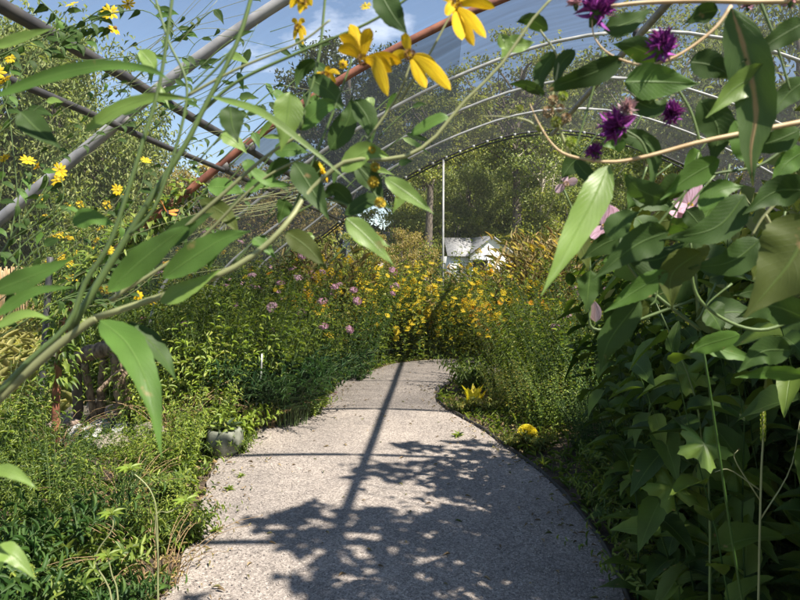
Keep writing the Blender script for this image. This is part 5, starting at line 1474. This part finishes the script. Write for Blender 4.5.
LV = [
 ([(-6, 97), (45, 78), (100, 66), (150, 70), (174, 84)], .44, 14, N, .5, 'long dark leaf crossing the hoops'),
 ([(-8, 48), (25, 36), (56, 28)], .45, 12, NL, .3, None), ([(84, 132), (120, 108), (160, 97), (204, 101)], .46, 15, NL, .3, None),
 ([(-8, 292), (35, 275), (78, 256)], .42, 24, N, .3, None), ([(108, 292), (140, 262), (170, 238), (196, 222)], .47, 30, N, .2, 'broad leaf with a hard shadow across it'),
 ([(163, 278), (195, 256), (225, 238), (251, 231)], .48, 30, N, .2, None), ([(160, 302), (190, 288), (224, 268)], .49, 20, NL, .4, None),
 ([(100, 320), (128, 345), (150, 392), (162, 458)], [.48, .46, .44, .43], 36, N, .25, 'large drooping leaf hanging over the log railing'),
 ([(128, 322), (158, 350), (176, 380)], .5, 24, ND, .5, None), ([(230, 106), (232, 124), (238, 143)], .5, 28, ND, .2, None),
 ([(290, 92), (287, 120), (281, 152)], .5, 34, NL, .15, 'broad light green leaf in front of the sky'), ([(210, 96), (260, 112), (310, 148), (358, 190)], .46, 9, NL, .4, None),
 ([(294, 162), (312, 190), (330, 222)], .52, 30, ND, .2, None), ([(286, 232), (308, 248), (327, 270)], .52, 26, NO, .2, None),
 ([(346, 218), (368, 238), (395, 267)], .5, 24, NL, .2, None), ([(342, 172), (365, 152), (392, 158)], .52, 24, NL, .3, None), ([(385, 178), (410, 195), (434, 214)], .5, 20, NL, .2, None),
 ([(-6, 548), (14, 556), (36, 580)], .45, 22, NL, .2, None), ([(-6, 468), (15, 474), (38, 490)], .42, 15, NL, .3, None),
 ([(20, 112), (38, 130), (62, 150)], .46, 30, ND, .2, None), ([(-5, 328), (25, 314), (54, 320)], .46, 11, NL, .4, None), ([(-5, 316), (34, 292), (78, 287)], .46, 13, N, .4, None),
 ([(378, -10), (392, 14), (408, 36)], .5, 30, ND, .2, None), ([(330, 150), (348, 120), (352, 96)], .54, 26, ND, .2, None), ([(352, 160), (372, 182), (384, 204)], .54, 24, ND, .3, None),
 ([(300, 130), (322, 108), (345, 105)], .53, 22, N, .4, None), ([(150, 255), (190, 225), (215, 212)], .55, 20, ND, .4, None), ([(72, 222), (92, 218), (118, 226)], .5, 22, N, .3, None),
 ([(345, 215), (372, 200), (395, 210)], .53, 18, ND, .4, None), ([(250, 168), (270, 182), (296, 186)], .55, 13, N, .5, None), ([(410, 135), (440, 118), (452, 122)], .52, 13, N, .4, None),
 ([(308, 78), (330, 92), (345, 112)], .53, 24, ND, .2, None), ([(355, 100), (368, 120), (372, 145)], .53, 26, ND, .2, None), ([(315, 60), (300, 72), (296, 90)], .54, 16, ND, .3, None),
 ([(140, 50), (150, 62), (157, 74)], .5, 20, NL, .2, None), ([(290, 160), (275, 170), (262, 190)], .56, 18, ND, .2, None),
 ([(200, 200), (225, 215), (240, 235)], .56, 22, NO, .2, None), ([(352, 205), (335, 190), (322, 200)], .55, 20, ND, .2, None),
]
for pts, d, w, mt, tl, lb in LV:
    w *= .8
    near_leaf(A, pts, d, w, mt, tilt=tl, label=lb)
near_flower(A, (363, 60), [(339, 36), (350, 24, .01), (370, 28, -.01), (338, 50), (388, 96, -.03, .01, 17), (402, 63, 0, .003), (392, 72, -.01)], .50, 6, wpx=15, eye='eye', label='fully open yellow flower with a long petal pointing down')
near_flower(A, (410, 55), [(401, 36, 0), (388, 66, .0), (426, 88, -.02, .0, 14), (451, 90, -.03, .004, 16), (440, 74, .01)], .50, 6, wpx=13, label='yellow flower with two petals pointing lower right')
near_flower(A, (455, 6), [(447, 16, -.01), (462, 40, -.02, 0, 15), (486, 38, -.03, .003, 13), (474, 46, -.01, 0, 13), (495, 8), (438, -5), (476, -12)], .50, 7, wpx=13, label='yellow flower cut by the top edge')
near_flower(A, (302, 0), [(290, 8), (312, 6), (300, 14), (316, -6)], .52, 5, wpx=9)
near_flower(A, (298, 28), [(303, 45, -.01), (294, 40), (306, 36), (292, 22), (305, 22)], .6, 4, wpx=6)
near_flower(A, (325, 76), [(312, 80), (318, 85), (336, 83), (340, 74), (330, 70)], .6, 5, wpx=6)
for px, py, r_ in ((343, 64, 6), (303, 4, 7), (366, 6, 6), (327, 174, 10), (322, 168, 6)):
    small_daisy(A, px, py, .58, r_)
for px, py, r_ in ((375, 167, 5), (373, 182, 6), (380, 203, 6), (398, 194, 4), (372, 150, 4)):
    bud(A, px, py, .52, r_, 'eye_y')
    near_stem(A, [(px, py), (px - 8, py - 14), (352, 160)], .525, 1.2, ST)

# --- thin wiry yellow flowered plant further behind on the left
B = empty('wiry_yellow_plant', 'wiry plant with small yellow flowers and narrow leaves in the upper left', 'plant', (0, 0, 0))
random.seed(21)
foot = P(-60, 640, 1.4)
def wiry(endpts, d, rpx=1.3, leaves=6, flower=0, lw=5, ll=16, mat=ST):
    near_stem(B, endpts, d, rpx, mat, r1=rpx * .6, n=20)
    path = spline([(*p, 0) for p in endpts], 40)
    for i in range(leaves):
        q = path[int((i + 1) / (leaves + 1) * 39)]
        a = random.uniform(0, 6.28)
        e_ = (q[0] + math.cos(a) * ll, q[1] + abs(math.sin(a)) * ll * .9)
        near_leaf(B, [(q[0], q[1]), ((q[0] + e_[0]) / 2 + 2, (q[1] + e_[1]) / 2 - 1), e_], d, lw, random.choice((N, ND, ND)), tilt=.5, ny=6)
    if flower: small_daisy(B, endpts[-1][0], endpts[-1][1], d - .004, flower)


wiry([(-60, 640), (-45, 420), (-20, 300), (10, 240), (35, 205), (58, 180)], 1.2, 2.4, 10, 8, ll=14)
for pts, fl in [
  ([(10, 240), (20, 190), (28, 160)], 7), ([(35, 205), (48, 180), (38, 167)], 6), ([(10, 240), (60, 205), (60, 170)], 8), ([(-20, 300), (0, 200), (4, 158)], 6),
  ([(0, 330), (20, 250), (10, 120), (4, 80)], 8), ([(10, 120), (0, 90), (-4, 72)], 9), ([(4, 100), (10, 70), (10, 58)], 6),
  ([(-10, 130), (30, 60), (60, 20), (72, 4)], 7), ([(30, 60), (80, 30), (110, 12)], 9), ([(80, 30), (100, 28), (115, 28)], 8), ([(60, 40), (100, 10), (128, 4)], 7),
  ([(-10, 60), (60, 30), (140, 10), (180, 40)], 0), ([(150, 0), (170, 20), (195, 45)], 0), ([(40, 0), (60, 20), (75, 45)], 0), ([(55, 20), (62, 45), (95, 38)], 0), ([(0, 60), (30, 45), (80, 60), (150, 55), (215, 62)], 0),
  ([(120, 240), (122, 200), (118, 190)], 6), ([(118, 225), (140, 190), (146, 160)], 5), ([(100, 280), (108, 262), (110, 250)], 5),
  ([(-20, 350), (60, 300), (120, 280), (143, 263)], 7), ([(60, 300), (110, 300), (138, 295)], 6), ([(120, 280), (150, 272), (164, 263)], 6), ([(60, 300), (90, 292), (100, 285)], 5)]:
    wiry(pts, random.uniform(1.1, 1.5), 1.0, 5 if fl else 8, fl)
random.seed(22)
for i in range(40):   # fine pale grass like stems in front of the sky and hoops
    x0 = random.uniform(-20, 180); y0 = random.uniform(60, 330)
    wiry([(x0, y0), (x0 + random.uniform(30, 80), y0 - random.uniform(10, 60)), (x0 + random.uniform(90, 200), y0 - random.uniform(40, 120))], random.uniform(1.0, 1.6), .55, 3, 0, lw=3.5, ll=11, mat=random.choice((SP, ST)))
for i in range(9):
    y = 186 + i * 3.4
    near_stem(B, [(200 + i * 3, y + 18 + i), (230, y + 8), (262, y + random.uniform(-3, 5)), (300, y - 6)], 1.1, 1.0, SP, r1=.5)
for i in range(14):   # narrow olive leaves against the sky
    x = random.uniform(170, 345); y = random.uniform(0, 130); a = random.uniform(-.3, 1.8)
    near_stem(B, [(x - 25, y + 8), (x, y)], 1.0, .6, ST)
    near_leaf(B, [(x, y), (x + 7 * math.cos(a), y + 7 * math.sin(a)), (x + 15 * math.cos(a), y + 15 * math.sin(a))], 1.0, 5.5, ND, tilt=.3, ny=6)

# --- near right plant: purple ironweed with large leaves
Cc = empty('purple_ironweed', 'near ironweed with shaggy purple heads and large leaves at the top right', 'plant', (0, 0, 0))
ground_stem(Cc, (.62, .55, 0), 830, 300, .6, .0045, STN)
near_stem(Cc, [(830, 300), (822, 210), (812, 160), (806, 122)], .6, 5, STN)
near_stem(Cc, [(812, 120), (770, 128), (700, 142), (648, 156), (610, 162), (570, 156), (552, 144), (538, 122), (530, 104)], .55, 4.2, STN, r1=.8)
near_stem(Cc, [(812, 0), (760, 2), (700, 1), (640, 3), (600, 8)], .55, 4.0, STN, r1=3)
near_stem(Cc, [(806, 122), (815, 60), (812, 0)], .56, 4.0, STN, r1=3)
near_stem(Cc, [(731, 6), (715, 28), (690, 48), (668, 60), (645, 65), (622, 60), (604, 50), (594, 36), (592, 20)], .54, 2.8, STN, r1=1.0)
near_stem(Cc, [(570, 156), (560, 130), (552, 100), (558, 60), (540, 30)], .56, 2.4, SP, r1=1.6)
near_stem(Cc, [(545, 140), (530, 122), (505, 117), (480, 116)], .56, 2.2, SP, r1=.5)
near_stem(Cc, [(700, 142), (690, 110), (672, 80), (661, 60)], .55, 2.2, ST)
near_stem(Cc, [(648, 156), (640, 140), (622, 128)], .55, 2.0, ST)
near_stem(Cc, [(760, 2), (775, 40), (790, 90)], .55, 2.4, ST)
near_stem(Cc, [(822, 210), (790, 195), (765, 215), (752, 235)], .58, 3.0, SP)
near_stem(Cc, [(765, 215), (780, 240), (798, 250)], .58, 2.8, SP)
near_stem(Cc, [(806, 130), (760, 165), (700, 180), (650, 235), (650, 240)], .6, 2.4, ST)
near_stem(Cc, [(830, 300), (760, 330), (700, 300), (690, 240)], .66, 3.0, ST)
near_stem(Cc, [(604, 50), (590, 100), (575, 150)], .56, 2.2, ST)
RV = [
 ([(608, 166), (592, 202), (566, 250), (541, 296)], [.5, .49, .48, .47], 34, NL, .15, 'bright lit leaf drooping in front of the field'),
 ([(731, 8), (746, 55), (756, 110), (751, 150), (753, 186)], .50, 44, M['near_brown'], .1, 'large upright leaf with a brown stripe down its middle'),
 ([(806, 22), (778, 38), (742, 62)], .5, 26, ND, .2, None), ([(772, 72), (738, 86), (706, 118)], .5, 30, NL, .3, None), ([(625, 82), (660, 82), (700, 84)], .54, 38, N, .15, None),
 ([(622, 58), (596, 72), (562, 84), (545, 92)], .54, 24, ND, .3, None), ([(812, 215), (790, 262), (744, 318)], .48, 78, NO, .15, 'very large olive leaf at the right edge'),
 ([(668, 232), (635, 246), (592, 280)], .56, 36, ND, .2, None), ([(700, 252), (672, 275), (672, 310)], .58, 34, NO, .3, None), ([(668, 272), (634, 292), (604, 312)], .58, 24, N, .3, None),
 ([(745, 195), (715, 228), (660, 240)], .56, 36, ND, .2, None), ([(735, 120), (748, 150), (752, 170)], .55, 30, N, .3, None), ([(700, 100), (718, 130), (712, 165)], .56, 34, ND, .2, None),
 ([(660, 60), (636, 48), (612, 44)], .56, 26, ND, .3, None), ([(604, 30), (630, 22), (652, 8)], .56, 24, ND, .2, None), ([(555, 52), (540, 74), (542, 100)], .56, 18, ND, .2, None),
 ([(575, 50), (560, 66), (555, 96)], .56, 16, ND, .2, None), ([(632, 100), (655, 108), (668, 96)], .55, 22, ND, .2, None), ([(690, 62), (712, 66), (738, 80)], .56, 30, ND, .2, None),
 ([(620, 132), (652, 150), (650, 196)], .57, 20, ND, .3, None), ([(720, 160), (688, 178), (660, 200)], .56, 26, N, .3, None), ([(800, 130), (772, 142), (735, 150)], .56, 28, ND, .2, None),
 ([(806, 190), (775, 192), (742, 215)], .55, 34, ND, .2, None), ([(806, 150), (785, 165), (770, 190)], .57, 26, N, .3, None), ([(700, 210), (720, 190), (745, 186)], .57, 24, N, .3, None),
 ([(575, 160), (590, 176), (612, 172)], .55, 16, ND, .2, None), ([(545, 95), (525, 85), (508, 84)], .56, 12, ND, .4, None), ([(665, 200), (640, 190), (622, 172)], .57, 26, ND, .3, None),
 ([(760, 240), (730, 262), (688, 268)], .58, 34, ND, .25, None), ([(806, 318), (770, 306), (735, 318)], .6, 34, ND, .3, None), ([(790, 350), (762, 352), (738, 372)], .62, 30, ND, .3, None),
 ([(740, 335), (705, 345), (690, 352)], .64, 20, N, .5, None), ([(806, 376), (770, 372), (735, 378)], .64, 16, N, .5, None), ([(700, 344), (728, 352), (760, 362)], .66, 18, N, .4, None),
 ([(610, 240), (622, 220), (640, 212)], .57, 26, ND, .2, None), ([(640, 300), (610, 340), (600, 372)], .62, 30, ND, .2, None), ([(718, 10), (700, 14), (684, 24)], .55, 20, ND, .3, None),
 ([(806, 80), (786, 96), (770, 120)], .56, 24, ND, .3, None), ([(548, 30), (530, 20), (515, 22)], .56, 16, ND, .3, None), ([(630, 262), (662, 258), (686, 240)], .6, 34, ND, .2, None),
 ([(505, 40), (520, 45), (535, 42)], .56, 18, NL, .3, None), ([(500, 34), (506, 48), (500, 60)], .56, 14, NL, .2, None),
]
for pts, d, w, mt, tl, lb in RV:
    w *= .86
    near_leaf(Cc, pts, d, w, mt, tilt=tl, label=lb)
floret_head(Cc, (597, 12), .54, 20, up=(.2, -.4, .6)); floret_head(Cc, (661, 48), .54, 18, up=(.1, -.4, .7)); floret_head(Cc, (618, 128), .54, 19, up=(-.5, -.3, .4))
floret_head(Cc, (595, 153), .55, 10, up=(-.4, -.3, .5)); floret_head(Cc, (576, 4), .55, 9, 'pink'); floret_head(Cc, (672, 114), .57, 13, up=(-.3, -.5, .2)); floret_head(Cc, (627, 109), .53, 10, 'palepink', 120, up=(0, -.6, .6))
floret_head(Cc, (790, 2), .55, 8, 'pink'); floret_head(Cc, (748, 6), .56, 7, 'pink')
random.seed(5)
for px, py in ((553, 100), (560, 108), (548, 112), (566, 118), (520, 108), (571, 142), (563, 96), (540, 128), (556, 122)):
    bud(Cc, px, py, .555, random.uniform(3.5, 6.5), random.choice(('leaf_lime', 'leaf_yel', 'drystem')))

# --- pink flowered plant behind the ironweed
D = empty('pink_hibiscus', 'plant with large pink petals half hidden behind the purple ironweed', 'plant', (0, 0, 0))
ground_stem(D, (.82, 1.1, 0), 700, 330, .95, .0018, M['leaf_dk'])
near_stem(D, [(700, 330), (694, 260), (688, 205)], .95, 3, ST); near_stem(D, [(700, 330), (640, 280), (606, 225)], .95, 3, ST); near_stem(D, [(694, 300), (600, 330), (590, 300), (588, 250), (564, 190)], .95, 2.4, ST)
near_flower(D, (690, 205), [(668, 212, -.02, 0, 22), (684, 178, 0, 0, 40), (709, 211, 0, 0, 34), (690, 214, -.03, 0, 26)], .92, 3, 'pink', 22, 'eye_y', 'large pink flower above the olive leaves')
near_flower(D, (604, 226), [(591, 238, 0, 0, 18), (608, 204, 0, 0, 32), (621, 214, .02, 0, 24)], .92, 2, 'pink', 20, 'eye_y', 'pink flower beside the bright lit leaf')
near_flower(D, (593, 300), [(588, 286, 0, 0, 8), (596, 322, 0, 0, 16)], .95, 2, 'palepink', 12, 'eye_y')
near_flower(D, (566, 184), [(564, 173, 0, 0, 9), (555, 192, 0, 0, 10), (578, 180, 0, 0, 10)], .92, 3, 'palepink', 12, 'drystem')
near_flower(D, (590, 292), [(584, 284, 0, 0, 8), (596, 284, 0, 0, 8)], .95, 3, 'pink', 9, 'eye')
for pts, d, w, mt in [([(694, 260), (720, 262), (748, 280)], .95, 30, ND), ([(694, 270), (670, 290), (640, 300)], .95, 30, ND), ([(640, 280), (620, 262), (600, 262)], .95, 26, N), ([(700, 320), (730, 312), (760, 316)], .95, 28, ND), ([(690, 230), (672, 224), (655, 226)], .95, 20, N), ([(606, 240), (622, 236), (640, 246)], .95, 20, ND)]:
    near_leaf(D, pts, d, w, mt)

# --- lobed leaf plant with one leaf coloured as if in sun, seed spike, at the right
E = empty('lobed_leaf_plant', 'plant with maple shaped leaves, one coloured bright as if in sun, low in the right stand', 'plant', (0, 0, 0))
def lobed(c, d, rpx, mat, rot, tilt=(0, -.75, .65), label=None):
    C0 = P(c[0], c[1], d); R0 = rpx / FPX * d
    n = Vector(tilt).normalized(); q = n.to_track_quat('Z', 'Y')
    g = Geo(); V = [(0, 0, 0)]; U = [(.5, .5)]; k = 40
    for i in range(k):
        th = i / k * 2 * PI; lob = abs(math.cos(2.5 * (th - PI / 2)))
        rr = R0 * (.55 + .5 * lob ** 1.5) * (1 + .07 * (-1) ** i)
        if abs(((th - 1.5 * PI + PI) % (2 * PI)) - PI) < .25: rr *= .4
        for m_, s in ((0, .55), (1, 1)):
            V.append((math.cos(th) * rr * s, math.sin(th) * rr * s, -R0 * .25 * s * s + R0 * .06 * math.sin(5 * th)))
            U.append((.5 + .5 * math.cos(th) * s, .5 + .5 * math.sin(th) * s))
    T = [(0, 1 + 2 * i, 1 + 2 * ((i + 1) % k)) for i in range(k)]
    Q = [(1 + 2 * i, 2 + 2 * i, 2 + 2 * ((i + 1) % k), 1 + 2 * ((i + 1) % k)) for i in range(k)]
    g.put(V, [T, Q], 0, U)
    o = add('leaf', g.mesh('leaf', mat), E, C0); o.rotation_mode = 'QUATERNION'
    o.rotation_quaternion = q @ Matrix.Rotation(rot, 3, 'Z').to_quaternion()
    if label: o['label'] = label
ef = P(712, 640, 1.7); ef.z = 0
add('stem', tube_mesh('stem', [ef, P(710, 520, 1.7), P(702, 440, 1.7), P(690, 380, 1.7), P(650, 290, 1.75)], .004, .002, ST), E)
lobed((705, 444), 1.62, 26, M['near_lit'], PI, label='maple shaped leaf coloured bright as if in sun')  # brighter leaf colour stands in for sunlight
for c, r_, rt in (((672, 486), 26, .4), ((734, 470), 24, 2.9), ((688, 372), 24, 1.9)):
    lobed(c, 1.75, r_, M['big_leaf'], rt, (random.uniform(-.3, .3), -.6, .7))
Fp = empty('seed_spike_weed', 'slender weed with a pale green seed spike in the right foreground', 'weed', (0, 0, 0))
ff = P(762, 640, 1.5); ff.z = 0
add('stem', tube_mesh('stem', [ff, P(760, 520, 1.5), P(763, 440, 1.5), P(763, 405, 1.5)], .003, .002, M['stem_pale']), Fp)
g = Geo(); k = 60; tt = np.linspace(0, 1, k); c0 = np.array(P(763, 442, 1.5)); c1 = np.array(P(763, 404, 1.5))
scatter(g, T_LANCE3, c0 + (c1 - c0) * tt[:, None], np.stack([np.cos(np.arange(k) * 2.4), np.sin(np.arange(k) * 2.4), np.ones(k)], -1), np.stack([np.cos(np.arange(k) * 2.4), np.sin(np.arange(k) * 2.4), -np.ones(k)], -1),   .012, .004)
add('seed_spike', g.mesh('seed_spike', M['leaf_lime']), Fp)
for pts in ([(760, 500), (735, 460), (738, 450)], [(760, 520), (790, 470), (800, 420)], [(760, 490), (730, 470), (715, 472)]):
    add('blade', tube_mesh('blade', [P(a, b, 1.5) for a, b in pts], .002, .001, M['stem_pale'], 8, 5), Fp)

# --- monarch butterfly on the far left flowers
bt = empty('butterfly', 'orange and black butterfly resting among the leaves left of the rusty hoop', 'butterfly', P(167, 212, 1.35), .4)
bt.rotation_euler = (R(35), R(25), .9)
bt.scale = (.6, .6, .6)
g = Geo(); tubes(g, [(0, -.016, 0), (0, -.005, .002), (0, .010, .002), (0, .016, .001)], [[.0012, .003, .003, .0012]], 8)
add('body', g.mesh('body', M['wing_dk']), bt)
for s in (-1, 1):
    for nm, out in (('forewing', [(0, .008), (.030, .030), (.045, .026), (.040, .010), (.020, -.002), (0, -.002)]), ('hindwing', [(0, 0), (.022, -.002), (.034, -.014), (.026, -.030), (.010, -.028), (0, -.010)])):
        g = Geo(); n_ = len(out)
        def w3(p, k=1.0, dz=0): return (s * p[0] * k, p[1] * k, p[0] * .55 + dz)
        g.put([w3(p, 1, 0) for p in out], [[tuple(range(n_))]], 0)
        cx = sum(p[0] for p in out) / n_; cy = sum(p[1] for p in out) / n_
        g.put([w3((cx + (p[0] - cx) * .72, cy + (p[1] - cy) * .72), 1, .0008) for p in out], [[tuple(range(n_))]], 1)
        g.put([w3((cx + (p[0] - cx) * .72, cy + (p[1] - cy) * .72), 1, -.0008) for p in out], [[tuple(range(n_))]], 1)
        add(nm, g.mesh(nm, [M['wing_dk'], M['wing']], False), bt)

# star shaped shoots on arching pale stalks, bottom left
S = empty('star_shoot_plant', 'plant with pale arching stalks ending in star shaped shoots at the bottom left', 'plant', (0, 0, 0))
for foot_, pts, top in (((118, 640), [(118, 600), (112, 575)], (108, 557)), ((158, 640), [(158, 600), (158, 555), (156, 515), (170, 512)], (186, 502)), ((158, 640), [(158, 600), (157, 520), (150, 490)], (130, 470)), ((112, 640), [(112, 600), (95, 560), (112, 530)], (112, 515))):
    a = P(foot_[0], foot_[1], 2.1); a.z = 0
    add('stalk', tube_mesh('stalk', [a] + [P(x, y, 2.15) for x, y in pts] + [P(top[0], top[1], 2.15)], .0035, .002, M['stem_pale'], 18, 7), S)
    g = Geo(); n_ = 8; az = np.arange(n_) * 2.4
    c0 = np.array(P(top[0], top[1], 2.15))
    scatter(g, T_LANCE, np.tile(c0, (n_, 1)), np.stack([np.cos(az), np.sin(az) - .2, np.full(n_, .35)], -1), np.tile([0, -.4, 1.], (n_, 1)), .05, .014)
    add('shoot', g.mesh('shoot', M['leaf_lime']), S)
# more leaves crowding the near plants
random.seed(91)
for i in range(24):
    x, y = random.uniform(560, 800), random.uniform(120, 330)
    a = random.uniform(-.2, 3.4); L_ = random.uniform(26, 52)
    q = [(x, y), (x + math.cos(a) * L_ * .5, y + math.sin(a) * L_ * .4), (x + math.cos(a) * L_, y + math.sin(a) * L_ * .75 + 6)]
    dd = random.uniform(.66, .9)
    near_stem(D if dd > .78 else Cc, [(x + random.uniform(10, 30), y - random.uniform(20, 40)), (x + 6, y - 8), (x, y)], dd, 1.6, ST, n=8)
    near_leaf(D if dd > .78 else Cc, q, dd, random.uniform(15, 26), random.choice((N, ND, ND, NO)), tilt=random.uniform(.1, .9), ny=12)
for i in range(16):
    x, y = random.uniform(200, 420), random.uniform(60, 250)
    if y < 130 and x < 290: continue
    a = random.uniform(-.4, 2.4); L_ = random.uniform(18, 40)
    q = [(x, y), (x + math.cos(a) * L_ * .5, y + math.sin(a) * L_ * .4), (x + math.cos(a) * L_, y + math.sin(a) * L_ * .75 + 5)]
    near_stem(A, [(x - 22, y + 26), (x - 6, y + 8), (x, y)], .62, 1.2, ST, n=8)
    near_leaf(A, q, .62, random.uniform(9, 17), random.choice((N, ND, NO, NL)), tilt=random.uniform(.1, .9), ny=12)
random.seed(314)
for i in range(46):
    x, y = random.choice(((random.uniform(150, 350), random.uniform(-5, 120)), (random.uniform(0, 160), random.uniform(60, 300)), (random.uniform(240, 430), random.uniform(80, 200))))
    a = random.uniform(-.6, 2.2); L_ = random.uniform(14, 34)
    dd = random.uniform(.7, 1.1)
    near_stem(B, [(x - 34, y + 30), (x - 12, y + 9), (x, y)], dd, 1.0, ST, n=8)
    near_leaf(B, [(x, y), (x + math.cos(a) * L_ * .5, y + math.sin(a) * L_ * .4), (x + math.cos(a) * L_, y + math.sin(a) * L_ * .8 + 3)], dd, random.uniform(4, 8), random.choice((N, ND, ND, NL)), tilt=random.uniform(.1, .8), ny=8)
